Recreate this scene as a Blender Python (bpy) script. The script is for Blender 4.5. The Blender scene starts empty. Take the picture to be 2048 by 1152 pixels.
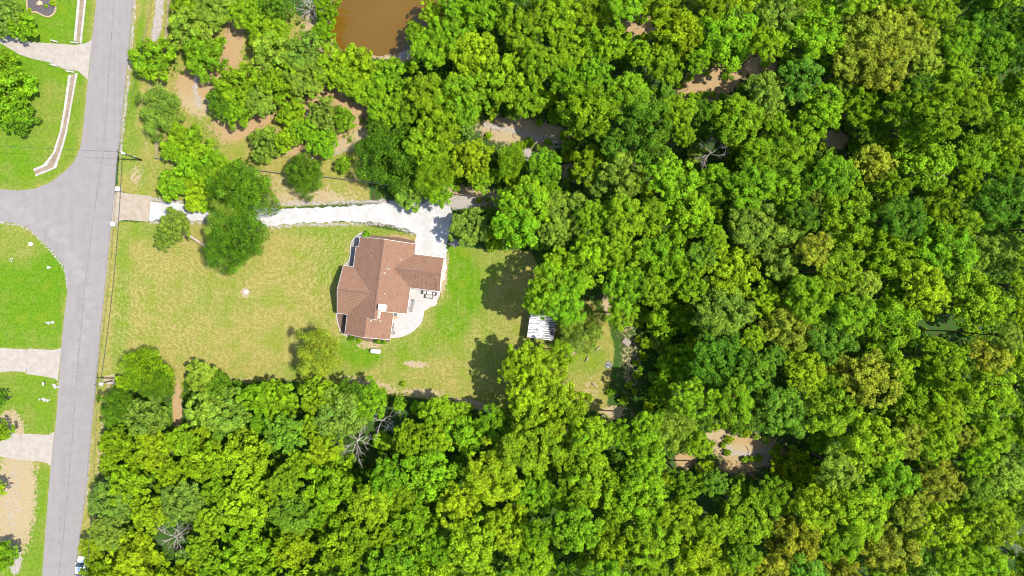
import bpy, bmesh, math, random
import numpy as np
from mathutils import Vector, Matrix
random.seed(7); RS = np.random.RandomState(11)
SC = bpy.context.scene; COL = SC.collection
# ------------------------------------------------------------------ camera, light, exposure
H = 150.0; K = 0.11
cd = bpy.data.cameras.new('camera'); cam = bpy.data.objects.new('camera', cd); COL.objects.link(cam)
cam.location = (0, 0, H); cam.rotation_euler = (0, 0, 0)
cd.sensor_width = 36; cd.lens = 36*H/(2048*K); cd.clip_end = 6000; SC.camera = cam
w = bpy.data.worlds.new('World'); SC.world = w; w.use_nodes = True
wn = w.node_tree; wn.nodes.clear()
sky = wn.nodes.new('ShaderNodeTexSky'); sky.sky_type = 'NISHITA'; sky.sun_disc = False
sky.sun_elevation = math.radians(60); sky.sun_rotation = math.radians(92)
bg = wn.nodes.new('ShaderNodeBackground'); bg.inputs[1].default_value = 0.15
wo = wn.nodes.new('ShaderNodeOutputWorld')
wn.links.new(sky.outputs[0], bg.inputs[0]); wn.links.new(bg.outputs[0], wo.inputs[0])
sl = bpy.data.lights.new('sun', 'SUN'); sl.energy = 4.1; sl.angle = math.radians(0.5); sl.color = (1, .955, .88)
sun = bpy.data.objects.new('sun', sl); COL.objects.link(sun); sun.location = (60, 0, 100)
sun.rotation_euler = Vector((-0.565, 0.023, -1)).to_track_quat('-Z', 'Y').to_euler()
SC.view_settings.view_transform = 'Standard'; SC.view_settings.look = 'None'
SC.view_settings.gamma = 1; SC.view_settings.exposure = 1.42
try: SC.view_settings.use_curve_mapping = False
except Exception: pass
SC.render.engine = 'CYCLES'
SC.cycles.pixel_filter_type = 'BLACKMAN_HARRIS'; SC.cycles.filter_width = 1.0
SC.cycles.max_bounces = 6; SC.cycles.transparent_max_bounces = 4

# ------------------------------------------------------------------ helpers
def P(px, py, z=0.0):                       # photograph survey point -> metres on the ground (or at height z)
    s = (H-z)/H*K
    return ((px-1024)*s, (576-py)*s, z)
def tag(o, label=None, cat=None, group=None, kind=None):
    if label: o['label'] = label
    if cat: o['category'] = cat
    if group: o['group'] = group
    if kind: o['kind'] = kind
    return o
def empty(name, loc=(0,0,0), rz=0.0):
    o = bpy.data.objects.new(name, None); COL.objects.link(o); o.location = loc; o.rotation_euler = (0,0,rz)
    o.empty_display_size = .5
    return o
class MB:
    def __init__(s): s.v = []; s.f = []; s.uv = {}
    def poly(s, pts, uv=None):
        n = len(s.v); s.v += [tuple(p) for p in pts]; s.f.append(tuple(range(n, n+len(pts))))
        if uv: s.uv[len(s.f)-1] = uv
        return s
    def box(s, c, d, rz=0.0, top=1.0):      # centre, full size; top = taper
        n = len(s.v); cx, cy, cz = c; ca, sa = math.cos(rz), math.sin(rz)
        for k, dz in ((1, -.5), (top, .5)):
            for a, b in ((-.5,-.5),(.5,-.5),(.5,.5),(-.5,.5)):
                x, y = a*d[0]*k, b*d[1]*k
                s.v.append((cx+x*ca-y*sa, cy+x*sa+y*ca, cz+dz*d[2]))
        for q in ((3,2,1,0),(4,5,6,7),(0,1,5,4),(1,2,6,5),(2,3,7,6),(3,0,4,7)): s.f.append(tuple(n+i for i in q))
        return s
    def bar(s, a, b, w_, h_):               # box along a-b
        a = Vector(a); b = Vector(b); d = b-a
        t = d.normalized(); u = t.cross(Vector((0,0,1)))
        if u.length < 1e-4: u = Vector((1,0,0))
        u.normalize(); v = u.cross(t); n = len(s.v)
        for p in (a, b):
            for i, j in ((-.5,-.5),(.5,-.5),(.5,.5),(-.5,.5)): s.v.append(tuple(p+u*i*w_+v*j*h_))
        for q in ((3,2,1,0),(4,5,6,7),(0,1,5,4),(1,2,6,5),(2,3,7,6),(3,0,4,7)): s.f.append(tuple(n+i for i in q))
        return s
    def tube(s, pts, rad, sides=6, cap=True):
        pts = [Vector(p) for p in pts]; n0 = len(s.v); L = len(pts)
        if not hasattr(rad, '__len__'): rad = [rad]*L
        for i, p in enumerate(pts):
            t = (pts[min(i+1, L-1)]-pts[max(i-1, 0)]).normalized()
            u = t.cross(Vector((0,0,1)) if abs(t.z) < .9 else Vector((1,0,0))).normalized(); v = t.cross(u)
            for k in range(sides):
                a = 2*math.pi*k/sides
                s.v.append(tuple(p+(u*math.cos(a)+v*math.sin(a))*rad[i]))
        for i in range(L-1):
            for k in range(sides):
                a = n0+i*sides+k; b = n0+i*sides+(k+1) % sides
                s.f.append((a, b, b+sides, a+sides))
        if cap:
            s.f.append(tuple(n0+k for k in reversed(range(sides)))); s.f.append(tuple(n0+(L-1)*sides+k for k in range(sides)))
        return s
    def build(s, name, mat, parent=None, smooth=False, loc=None):
        me = bpy.data.meshes.new(name); me.from_pydata(s.v, [], s.f)
        if s.uv:
            ul = me.uv_layers.new(name='UVMap')
            for p in me.polygons:
                if p.index in s.uv:
                    for li, c in zip(p.loop_indices, s.uv[p.index]): ul.data[li].uv = c
        if smooth: me.polygons.foreach_set('use_smooth', [True]*len(me.polygons))
        me.materials.append(mat); me.update()
        o = bpy.data.objects.new(name, me); COL.objects.link(o); o.parent = parent
        if loc: o.location = loc
        return o
def slab(pts, z0, z1):                      # upright prism from an outline
    m = MB(); n = len(pts)
    A = sum(pts[i][0]*pts[(i+1) % n][1]-pts[(i+1) % n][0]*pts[i][1] for i in range(n))
    if A < 0: pts = pts[::-1]
    m.poly([(x, y, z1) for x, y in pts]); m.poly([(x, y, z0) for x, y in reversed(pts)])
    for i in range(n):
        (a, b), (c, d) = pts[i], pts[(i+1) % n]
        m.poly([(a, b, z0), (c, d, z0), (c, d, z1), (a, b, z1)])
    return m
def gp(l, z=0): return [P(a, b, z)[:2] for a, b in l]
def ragged(pts, step=.5, amp=.22, seed=1):
    r = random.Random(seed); out = []
    for i, a in enumerate(pts):
        b = pts[(i+1) % len(pts)]; L = math.dist(a, b); n = max(1, int(L/step))
        for k in range(n):
            t = k/n; out.append((a[0]+(b[0]-a[0])*t+r.gauss(0, amp), a[1]+(b[1]-a[1])*t+r.gauss(0, amp)))
    return out
def sheet(name, pts, z, mat, kind='structure', parent=None):
    n = len(pts); A = sum(pts[i][0]*pts[(i+1) % n][1]-pts[(i+1) % n][0]*pts[i][1] for i in range(n))
    if A < 0: pts = pts[::-1]
    o = MB().poly([(x, y, z) for x, y in pts]).build(name, mat, parent)
    if kind: o['kind'] = kind
    return o

# ------------------------------------------------------------------ materials
class N:
    def __init__(s, name):
        s.m = bpy.data.materials.new(name); s.m.use_nodes = True; s.t = s.m.node_tree; s.t.nodes.clear()
        s.out = s.t.nodes.new('ShaderNodeOutputMaterial'); s.p = s.t.nodes.new('ShaderNodeBsdfPrincipled')
        s.t.links.new(s.p.outputs[0], s.out.inputs[0]); s.p.inputs['Roughness'].default_value = .8
        s._pos = None
    def new(s, k, **kw):
        n = s.t.nodes.new(k)
        for a, b in kw.items(): setattr(n, a, b)
        return n
    def link(s, a, b):
        if isinstance(a, (int, float)): b.default_value = a
        elif isinstance(a, (tuple, list)): b.default_value = (*a, 1) if len(a) == 3 and b.type == 'RGBA' else a
        else: s.t.links.new(a, b)
    def pos(s):
        if not s._pos: s._pos = s.new('ShaderNodeNewGeometry').outputs['Position']
        return s._pos
    def math(s, op, a, b=0.0, c=0.0, clamp=False):
        n = s.new('ShaderNodeMath', operation=op, use_clamp=clamp); s.link(a, n.inputs[0]); s.link(b, n.inputs[1])
        if op in ('MULTIPLY_ADD',): s.link(c, n.inputs[2])
        return n.outputs[0]
    def noise(s, scale, detail=4, rough=.6, vec=None, dist=0.0, lo=None, hi=None):
        n = s.new('ShaderNodeTexNoise'); s.link(vec or s.pos(), n.inputs['Vector']); n.inputs['Scale'].default_value = scale
        n.inputs['Detail'].default_value = detail; n.inputs['Roughness'].default_value = rough; n.inputs['Distortion'].default_value = dist
        o = n.outputs['Fac']
        return s.ramp(o, lo, hi) if lo is not None else o
    def ramp(s, v, lo, hi):
        n = s.new('ShaderNodeMapRange', interpolation_type='SMOOTHSTEP'); s.link(v, n.inputs[0]); n.inputs[1].default_value = lo; n.inputs[2].default_value = hi
        return n.outputs[0]
    def mix(s, f, a, b, mode='MIX'):
        n = s.new('ShaderNodeMix', data_type='RGBA', blend_type=mode); s.link(f, n.inputs[0]); s.link(a, n.inputs[6]); s.link(b, n.inputs[7])
        return n.outputs[2]
    def attr(s, name): return s.new('ShaderNodeAttribute', attribute_name=name)
    def bump(s, h, strength=.5, dist=.05):
        n = s.new('ShaderNodeBump'); n.inputs['Strength'].default_value = strength; n.inputs['Distance'].default_value = dist
        s.link(h, n.inputs['Height']); s.t.links.new(n.outputs[0], s.p.inputs['Normal'])
    def col(s, c): s.link(c, s.p.inputs['Base Color'])
    def map(s, scale, rz=0.0):
        n = s.new('ShaderNodeMapping'); s.link(s.pos(), n.inputs[0]); n.inputs['Scale'].default_value = scale; n.inputs['Rotation'].default_value = (0,0,rz)
        return n.outputs[0]
def simple(name, c, rough=.7, metal=0, var=.15, scale=3.0, bump=0):
    n = N(name); a = n.noise(scale, 5, .65)
    n.col(n.mix(n.ramp(a, .3, .7), tuple(x*(1-var) for x in c), tuple(min(1, x*(1+var)) for x in c)))
    n.p.inputs['Roughness'].default_value = rough; n.p.inputs['Metallic'].default_value = metal
    if bump: n.bump(n.noise(scale*6, 3), bump, .02)
    return n.m
M = {}
def asphalt():
    n = N('asphalt'); fine = n.noise(14, 3, .8, lo=.3, hi=.7); mid = n.noise(.5, 5, .6, lo=.40, hi=.60)
    lanes = n.noise(1.0, 3, .6, vec=n.map((1.1, .02, 1), math.radians(-8.6)), lo=.3, hi=.7)
    c = n.mix(lanes, (.136, .122, .115), (.155, .140, .131)); c = n.mix(n.math('MULTIPLY', mid, .6), c, (.165, .149, .139))
    vo = n.new('ShaderNodeTexVoronoi', feature='DISTANCE_TO_EDGE'); n.link(n.new('ShaderNodeVectorMath', operation='ADD').outputs[0], vo.inputs['Vector']); ad = vo.inputs['Vector'].links[0].from_node
    n.link(n.pos(), ad.inputs[0]); nn = n.new('ShaderNodeTexNoise'); n.link(n.pos(), nn.inputs['Vector']); nn.inputs['Scale'].default_value = .7; nn.inputs['Detail'].default_value = 4; n.link(nn.outputs['Color'], ad.inputs[1]); vo.inputs['Scale'].default_value = .16
    crack = n.math('MULTIPLY', n.ramp(vo.outputs['Distance'], .006, .002), n.noise(.12, 3, .5, lo=.5, hi=.6)); c = n.mix(n.math('MULTIPLY', crack, .55), c, (.06, .052, .05))
    c = n.mix(n.math('MULTIPLY', n.noise(.9, 3, .5, lo=.66, hi=.74), .5), c, (.10, .088, .085))
    dd = n.new('ShaderNodeVectorMath', operation='DISTANCE'); n.link(n.pos(), dd.inputs[0]); dd.inputs[1].default_value = (*P(-40, 620)[:2], 0)
    arc = n.math('MULTIPLY', n.ramp(n.math('ABSOLUTE', n.math('SUBTRACT', dd.outputs['Value'], 23.5)), 2.2, .2), n.noise(.5, 4, .6, lo=.3, hi=.7)); c = n.mix(n.math('MULTIPLY', arc, .4), c, (.20, .178, .17))
    c = n.mix(n.math('MULTIPLY', fine, .3), c, (.09, .079, .077)); n.col(c); n.bump(fine, .3, .01); n.p.inputs['Roughness'].default_value = .9
    return n.m
M['asphalt'] = asphalt()
M['asphalt_dark'] = simple('asphalt_seam', (.118, .105, .102), .9, var=.25, scale=1.2)
def concrete(name, a, b, stain, amt=.5):
    n = N(name); c = n.mix(n.noise(.8, 6, .65, lo=.3, hi=.7), a, b)
    c = n.mix(n.math('MULTIPLY', n.noise(2.6, 6, .75, lo=.5, hi=.75), amt), c, stain)
    c = n.mix(n.math('MULTIPLY', n.noise(18, 2, .8, lo=.35, hi=.7), .18), c, stain); n.col(c); n.bump(n.noise(20, 3), .3, .01)
    return n.m
M['conc'] = concrete('concrete_pale', (.200, .172, .140), (.245, .218, .188), (.12, .085, .05))
M['conc_tan'] = concrete('concrete_tan', (.185, .145, .10), (.235, .198, .15), (.12, .08, .045), .7)
M['patio'] = concrete('patio_concrete', (.235, .218, .20), (.275, .262, .248), (.175, .145, .11), .35)
M['conc_white'] = concrete('kerb_white', (.22, .205, .175), (.28, .265, .235), (.14, .115, .085), .4)
M['channel'] = concrete('channel_floor', (.13, .09, .055), (.19, .145, .10), (.06, .045, .02), .6)
def gravel():
    n = N('white_gravel'); v = n.new('ShaderNodeTexVoronoi'); n.link(n.pos(), v.inputs['Vector']); v.inputs['Scale'].default_value = 8.0
    c = n.mix(n.ramp(v.outputs['Distance'], .3, .75), (.335, .33, .32), (.22, .215, .205))
    c = n.mix(n.math('MULTIPLY', n.noise(3.2, 6, .85, lo=.57, hi=.66), .7), c, (.09, .075, .045))
    c = n.mix(n.math('MULTIPLY', n.noise(.45, 4, .6, lo=.42, hi=.62), .45), c, (.215, .195, .16)); n.col(c); n.bump(v.outputs['Distance'], .8, .06)
    return n.m
M['gravel'] = gravel()
def ground_mat():
    n = N('ground_cover'); A = n.attr('mask_a'); B = n.attr('mask_b')
    sa = n.new('ShaderNodeSeparateColor'); sb = n.new('ShaderNodeSeparateColor'); n.link(A.outputs['Color'], sa.inputs[0]); n.link(B.outputs['Color'], sb.inputs[0])
    vivid, dirt, white = sa.outputs; orange, floor, mow = sb.outputs
    nb = n.noise(.22, 6, .62); nm = n.noise(1.3, 6, .72); nf = n.noise(3.4, 5, .85)
    nd = n.noise(6.5, 5, .8)
    def edge(m, k=.55, nn=nm, lo=.38, hi=.62):
        return n.ramp(n.math('ADD', m, n.math('MULTIPLY', n.math('SUBTRACT', nn, .5), k*2)), lo, hi)
    dry = n.mix(n.ramp(nm, .32, .68), (.128, .120, .020), (.200, .175, .052))
    dry = n.mix(n.math('MULTIPLY', n.ramp(nb, .46, .64), .6), dry, (.118, .140, .014))
    grn = n.mix(n.ramp(nm, .3, .7), (.040, .108, .001), (.078, .150, .002))
    grn = n.mix(n.math('MULTIPLY', n.ramp(nb, .5, .68), .6), grn, (.105, .145, .006))
    c = n.mix(n.math('MULTIPLY_ADD', n.math('SUBTRACT', nb, .49), 1.5, vivid, clamp=True), dry, grn)
    # mowing arcs
    acc = None
    for (cx, cy, per, rmax, amp) in ((330, 600, .95, 15, .8), (210, 760, 1.15, 30, .7), (560, 470, 1.3, 22, .5), (735, 560, 1.05, 19, 1.0), (935, 720, 1.2, 12, .5)):
        x, y, _ = P(cx, cy)
        d = n.new('ShaderNodeVectorMath', operation='DISTANCE'); n.link(n.pos(), d.inputs[0]); d.inputs[1].default_value = (x, y, 0)
        r = n.math('MULTIPLY_ADD', nb, 7.0, d.outputs['Value'])
        sn = n.math('SINE', n.math('MULTIPLY', r, 2*math.pi/per))
        f = n.math('MULTIPLY', n.math('MULTIPLY', n.math('MULTIPLY', sn, n.ramp(d.outputs['Value'], 1.5, 6.0)), n.ramp(n.math('SUBTRACT', rmax, d.outputs['Value']), 0, rmax*.35)), amp)
        acc = f if acc is None else n.math('ADD', acc, f)
    st = n.noise(1.0, 3, .6, vec=n.map((1.8, .08, 1), math.radians(-5)))
    acc = n.math('ADD', acc, n.math('MULTIPLY', n.math('SUBTRACT', st, .5), 2.6))
    acc = n.math('MULTIPLY', n.math('MULTIPLY', acc, mow), n.ramp(nm, .22, .5))
    c = n.mix(n.math('MULTIPLY', n.math('MAXIMUM', acc, 0.0), .34, clamp=True), c, (.24, .205, .075))
    c = n.mix(n.math('MULTIPLY', n.math('MAXIMUM', n.math('MULTIPLY', acc, -1.0), 0.0), .30, clamp=True), c, (.075, .105, .006))
    # bare earth, litter, sand
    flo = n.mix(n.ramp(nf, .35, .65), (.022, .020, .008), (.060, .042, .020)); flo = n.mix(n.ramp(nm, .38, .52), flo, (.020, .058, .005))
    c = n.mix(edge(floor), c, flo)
    tan = n.mix(n.ramp(nd, .3, .7), (.165, .125, .060), (.28, .225, .130))
    c = n.mix(edge(dirt, .9), c, tan)
    org = n.mix(n.ramp(nd, .3, .7), (.180, .114, .048), (.275, .195, .100)); org = n.mix(n.ramp(nm, .55, .7), org, (.17, .13, .075))
    c = n.mix(edge(orange, .95), c, org); c = n.mix(n.math('MULTIPLY', n.math('MULTIPLY', orange, n.ramp(nf, .50, .66)), .45), c, (.07, .055, .025))
    wh = n.mix(n.ramp(nf, .3, .65), (.14, .11, .08), (.245, .23, .205))
    c = n.mix(edge(white, .8), c, wh)
    # blade-scale mottling
    c = n.mix(.6, c, n.mix(n.ramp(nf, .32, .68), (.42, .45, .42), (1.5, 1.42, 1.5)), 'MULTIPLY')
    n.col(c); n.bump(n.math('ADD', nf, nm), .7, .12); n.p.inputs['Roughness'].default_value = .95
    n.p.inputs['Specular IOR Level'].default_value = .15
    return n.m
M['ground'] = ground_mat()
def foliage():
    n = N('foliage'); oi = n.new('ShaderNodeObjectInfo'); t = n.attr('tint').outputs['Fac']; t2 = n.attr('hue').outputs['Fac']
    c = oi.outputs['Color']
    c = n.mix(n.ramp(t2, .55, 1.0), c, n.mix(1.0, c, (1.2, 1.1, .9), 'MULTIPLY'))
    c = n.mix(n.ramp(t2, .35, 0.0), c, n.mix(1.0, c, (.62, .85, 1.1), 'MULTIPLY'))
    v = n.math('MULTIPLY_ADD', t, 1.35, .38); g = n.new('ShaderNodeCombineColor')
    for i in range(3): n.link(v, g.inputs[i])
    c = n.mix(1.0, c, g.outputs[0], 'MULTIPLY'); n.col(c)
    n.p.inputs['Roughness'].default_value = .6; n.p.inputs['Specular IOR Level'].default_value = .12
    tr = n.new('ShaderNodeBsdfTranslucent'); n.link(n.mix(1.0, c, (1.7, 1.5, .5), 'MULTIPLY'), tr.inputs[0])
    mx = n.new('ShaderNodeMixShader'); mx.inputs[0].default_value = .42
    n.t.links.new(n.p.outputs[0], mx.inputs[1]); n.t.links.new(tr.outputs[0], mx.inputs[2]); n.t.links.new(mx.outputs[0], n.out.inputs[0])
    return n.m
M['leaf'] = foliage()
M['bark'] = simple('bark', (.10, .07, .05), .9, var=.35, scale=5, bump=.5)
M['deadwood'] = simple('dead_wood', (.26, .23, .20), .85, var=.2, scale=4)
M['creosote'] = simple('utility_pole_wood', (.06, .045, .035), .85, var=.3, scale=6)
M['pale_wood'] = simple('sawn_log', (.25, .19, .13), .8, var=.25, scale=5)
M['old_wood'] = simple('weathered_wood', (.17, .14, .115), .85, var=.3, scale=4)
M['white'] = simple('white_paint', (.36, .35, .325), .55, var=.05)
M['siding'] = simple('cream_brick', (.36, .32, .28), .8, var=.1, scale=6)
M['metal_white'] = simple('white_metal', (.55, .55, .54), .35, var=.04)
M['black'] = simple('black_metal', (.025, .025, .03), .5, var=.3)
M['rubber'] = simple('rubber', (.02, .02, .02), .8)
M['grey_fabric'] = simple('grey_cushion', (.25, .24, .21), .9)
M['wicker'] = simple('dark_wicker', (.07, .055, .045), .85)
M['tanwood'] = simple('tan_wood', (.28, .17, .09), .7)
M['rock'] = simple('white_rock', (.24, .23, .21), .85, var=.2, scale=4, bump=.6)
M['tan_stone'] = simple('tan_edging_stone', (.30, .22, .13), .85, var=.25, scale=3, bump=.5)
M['mulch'] = simple('dark_mulch', (.055, .045, .045), .95, var=.55, scale=9, bump=1)
M['brown_mulch'] = simple('brown_mulch', (.085, .05, .033), .95, var=.5, scale=8, bump=1)
M['green_box'] = simple('green_utility_box', (.30, .38, .30), .6)
M['wire'] = simple('wire', (.03, .03, .03), .6)
M['car_paint'] = simple('silver_white_paint', (.66, .69, .72), .25, var=.02)
def glass():
    n = N('window_glass'); n.col((.03, .04, .05)); n.p.inputs['Roughness'].default_value = .08; n.p.inputs['Specular IOR Level'].default_value = .7
    return n.m
M['glass'] = glass()
def water():
    n = N('muddy_water'); c = n.mix(n.noise(.06, 4, .5, lo=.3, hi=.7), (.074, .038, .003), (.088, .047, .005)); n.col(c)
    n.p.inputs['Roughness'].default_value = .12; n.p.inputs['Specular IOR Level'].default_value = .35; n.bump(n.noise(2.2, 4, .6), .12, .03)
    return n.m
M['water'] = water()
def shingles(name, streak):
    n = N(name); uv = n.new('ShaderNodeUVMap').outputs[0]
    b = n.new('ShaderNodeTexBrick'); n.link(uv, b.inputs['Vector']); b.inputs['Scale'].default_value = 1.0
    b.inputs['Brick Width'].default_value = .55; b.inputs['Row Height'].default_value = .36; b.inputs['Mortar Size'].default_value = .035
    b.inputs['Color1'].default_value = (.150, .080, .049, 1); b.inputs['Color2'].default_value = (.182, .102, .064, 1); b.inputs['Mortar'].default_value = (.095, .052, .036, 1)
    b.offset = .5
    c = n.mix(n.math('MULTIPLY', n.noise(.7, 5, .65, lo=.35, hi=.65), .35), b.outputs['Color'], (.192, .114, .073))
    c = n.mix(n.math('MULTIPLY', n.noise(5, 4, .8, lo=.35, hi=.7), .4), c, (.09, .05, .035))
    if streak:
        mp = n.new('ShaderNodeMapping'); n.link(uv, mp.inputs[0]); mp.inputs['Scale'].default_value = (1.6, .16, 1)
        c = n.mix(n.math('MULTIPLY', n.noise(1.3, 5, .75, vec=mp.outputs[0], lo=.42, hi=.66), .62), c, (.055, .036, .03))
    n.col(c); n.bump(b.outputs['Fac'], -.35, .02); n.p.inputs['Roughness'].default_value = .95; n.p.inputs['Specular IOR Level'].default_value = .15
    return n.m
M['shingle'] = shingles('brown_shingles', False); M['shingle_streak'] = shingles('streaked_shingles', True)
M['ridge'] = simple('ridge_shingle', (.105, .056, .039), .95, var=.3, scale=4)
def shed_metal():
    n = N('stained_white_metal')
    a = n.noise(1.0, 5, .7, vec=n.map((.5, 3.2, 1), 0), lo=.48, hi=.58)
    c = n.mix(a, (.27, .275, .29), (.04, .035, .035)); n.col(c); n.p.inputs['Roughness'].default_value = .5
    return n.m
M['shed_metal'] = shed_metal()

# ------------------------------------------------------------------ ground with its cover painted where it grows
def inpoly(X, Y, poly):
    r = np.zeros(X.shape, bool); n = len(poly)
    for i in range(n):
        x1, y1 = poly[i]; x2, y2 = poly[(i+1) % n]
        if y1 == y2: continue
        c = ((y1 > Y) != (y2 > Y)) & (X < (x2-x1)*(Y-y1)/(y2-y1)+x1); r ^= c
    return r
def pdist(X, Y, pts, closed=True):
    d = np.full(X.shape, 1e9); n = len(pts)
    for i in range(n if closed else n-1):
        x1, y1 = pts[i]; x2, y2 = pts[(i+1) % n]; dx, dy = x2-x1, y2-y1
        t = np.clip(((X-x1)*dx+(Y-y1)*dy)/(dx*dx+dy*dy+1e-9), 0, 1)
        d = np.minimum(d, np.hypot(X-x1-t*dx, Y-y1-t*dy))
    return d
def fp(X, Y, poly, soft=8):
    d = pdist(X, Y, poly); s = np.where(inpoly(X, Y, poly), d, -d)
    return np.clip(.5+s/(2*soft), 0, 1)
def fe(X, Y, x, y, rx, ry, ang=0, soft=.35):
    a = math.radians(ang); u = (X-x)*math.cos(a)+(Y-y)*math.sin(a); v = -(X-x)*math.sin(a)+(Y-y)*math.cos(a)
    return np.clip((1-np.hypot(u/rx, v/ry))/soft+.5, 0, 1)
def fl(X, Y, pts, wd, soft=6): return np.clip(.5+(wd-pdist(X, Y, pts, False))/(2*soft), 0, 1)
LAWN = [(215,442),(300,445),(400,440),(520,452),(600,446),(700,444),(830,470),(895,500),(905,490),(985,500),(1060,500),(1090,560),(1150,600),(1180,600),(1215,640),(1230,700),(1215,760),(1215,835),(1150,800),(1120,760),(1050,800),(990,830),(930,810),(830,795),(760,790),(700,775),(560,760),(470,770),(420,730),(370,750),(356,870),(343,870),(345,740),(290,700),(205,800),(190,1060),(150,1152),(150,1000),(180,860)]
YARD = [(262,-20),(520,-20),(640,60),(670,130),(740,200),(745,280),(735,330),(740,400),(560,415),(420,420),(300,400),(235,380),(240,260),(262,0)]
LEFT = [(-80,-80),(195,-60),(180,120),(155,310),(100,365),(30,382),(-80,382)]
LEFT2 = [(-80,443),(30,443),(90,483),(130,540),(133,590),(122,700),(-80,698)]
LEFT3 = [(-80,745),(120,745),(110,870),(-80,866)]; LEFT4 = [(-80,920),(101,930),(80,1250),(-80,1250)]
POND = [(672,-150),(668,0),(662,40),(660,75),(684,100),(715,106),(745,112),(772,114),(800,106),(826,96),(850,84),(885,60),(900,0),(905,-150)]
OPEN = [(1205,595),(1245,610),(1275,660),(1290,720),(1275,800),(1245,840),(1215,835),(1180,800),(1140,740),(1150,690),(1215,680),(1225,640)]
def build_ground():
    fx = np.arange(-125, 125.01, .5); fy = np.arange(-75, 75.01, .5)
    g = np.array([4, 10, 22, 45, 90, 180, 400, 900, 2000.])
    xs = np.concatenate([-125-g[::-1], fx, 125+g]); ys = np.concatenate([-75-g[::-1], fy, 75+g])
    XX, YY = np.meshgrid(xs, ys); X = XX/K+1024; Y = 576-YY/K
    nx, ny = len(xs), len(ys)
    co = np.stack([XX, YY, np.zeros_like(XX)], -1).reshape(-1, 3).astype(np.float32)
    i, j = np.meshgrid(np.arange(nx-1), np.arange(ny-1)); a = (j*nx+i).ravel()
    q = np.stack([a, a+1, a+1+nx, a+nx], 1).astype(np.int32)
    me = bpy.data.meshes.new('ground'); me.vertices.add(len(co)); me.vertices.foreach_set('co', co.ravel())
    me.loops.add(q.size); me.loops.foreach_set('vertex_index', q.ravel()); me.polygons.add(len(q))
    me.polygons.foreach_set('loop_start', np.arange(0, q.size, 4, dtype=np.int32)); me.polygons.foreach_set('loop_total', np.full(len(q), 4, np.int32))
    me.update(calc_edges=True)
    mx = np.maximum
    lawn = fp(X, Y, LAWN); yard = fp(X, Y, YARD); left = mx(mx(fp(X, Y, LEFT), fp(X, Y, LEFT2)), mx(fp(X, Y, LEFT3), fp(X, Y, LEFT4)))
    road_side = (X < 215-(Y-480)*.088) * 1.0
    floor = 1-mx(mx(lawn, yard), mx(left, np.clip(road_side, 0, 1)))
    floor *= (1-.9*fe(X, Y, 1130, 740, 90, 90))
    V = left*.9
    for e in ((60,150,120,60,0,.4),(60,560,100,90,0,.5)): V = mx(V, fe(X, Y, *e))
    V = V*(1-.3*fe(X, Y, 100,230,50,90,0,.9))*(1-.5*fe(X,Y,30,480,60,50,0,.8))
    V *= 1-.28*fl(X, Y, [(200,-20),(180,170),(160,300),(110,355),(20,378)], 14, 10)*left
    V = np.where(Y > 740, V*.85, V)
    for e,k in (((925,560,42,85,-22,.6),1),((905,640,40,45,0,.6),.9),((720,705,55,30,15,.6),1),((960,525,70,35,0,.8),.55),((245,570,14,130,0,.8),.55),((235,700,14,90,0,.8),.5),
              ((690,465,130,14,0,.8),.6),((660,520,40,45,0,.9),.45),((850,690,110,40,-20,.9),.6),((1150,720,50,50,0,.9),.45),((260,300,22,50,8,.8),.7),((275,120,9,140,6,.8),.75),((260,220,14,60,6,.8),.8),
              ((420,600,90,40,0,1.0),.3),((780,770,120,30,0,.9),.25),((980,690,60,110,0,1.0),.35),((420,250,40,60,0,.8),.35),((300,460,50,16,0,.9),.6),((1190,715,30,40,0,.9),.5),((640,740,90,20,0,.9),.5),((300,350,40,30,0,.9),.35)):
        V = mx(V, k*fe(X, Y, *e))
    D = np.zeros_like(X); O = D.copy(); W = D.copy()
    for e,k in (((385,190,50,30,60,.8),.75),((30,1000,42,120,4,.5),1),((20,860,30,40,0,.6),.8),((960,813,60,9,15,.7),.9),((1180,790,20,50,0,.9),.4),((1235,620,40,22,50,.7),1),((1225,825,30,16,0,.9),.6),
                ((1050,265,95,30,8,.6),.95),((1150,345,40,20,0,.7),.8),((1670,280,26,20,0,.6),.95),((1860,345,45,14,0,.6),.9),((1500,900,80,32,10,.6),.9),((1440,870,28,24,0,.6),.95),((620,395,110,20,0,.9),.55),((420,390,60,12,0,.9),.5),
                ((560,375,140,35,0,.9),.42),((745,770,80,14,15,.9),.5),((840,785,60,10,0,.9),.55),((470,760,80,8,0,.8),.4),((1262,720,28,80,0,.8),.4),((270,350,14,25,0,.8),.5),((940,395,90,22,8,.8),.8),((640,80,40,70,0,.7),.9),((700,280,60,16,-30,.7),.75),((815,110,26,18,0,.7),.9),((490,585,12,12,0,.6),.6),((832,729,26,7,5,.7),.8),((1150,690,14,40,30,.9),.6),((205,900,10,160,4,.9),.55),((222,760,20,12,0,.9),.7),((740,690,30,9,0,.8),.6),((890,550,5,50,7,.6),.8),((834,492,9,12,0,.6),.7)):
        D = mx(D, min(1, k*1.15)*fe(X, Y, *e[:4], *(e[4:5] or (0,)), max(.95, (e[5] if len(e) > 5 else .35))))
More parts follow.
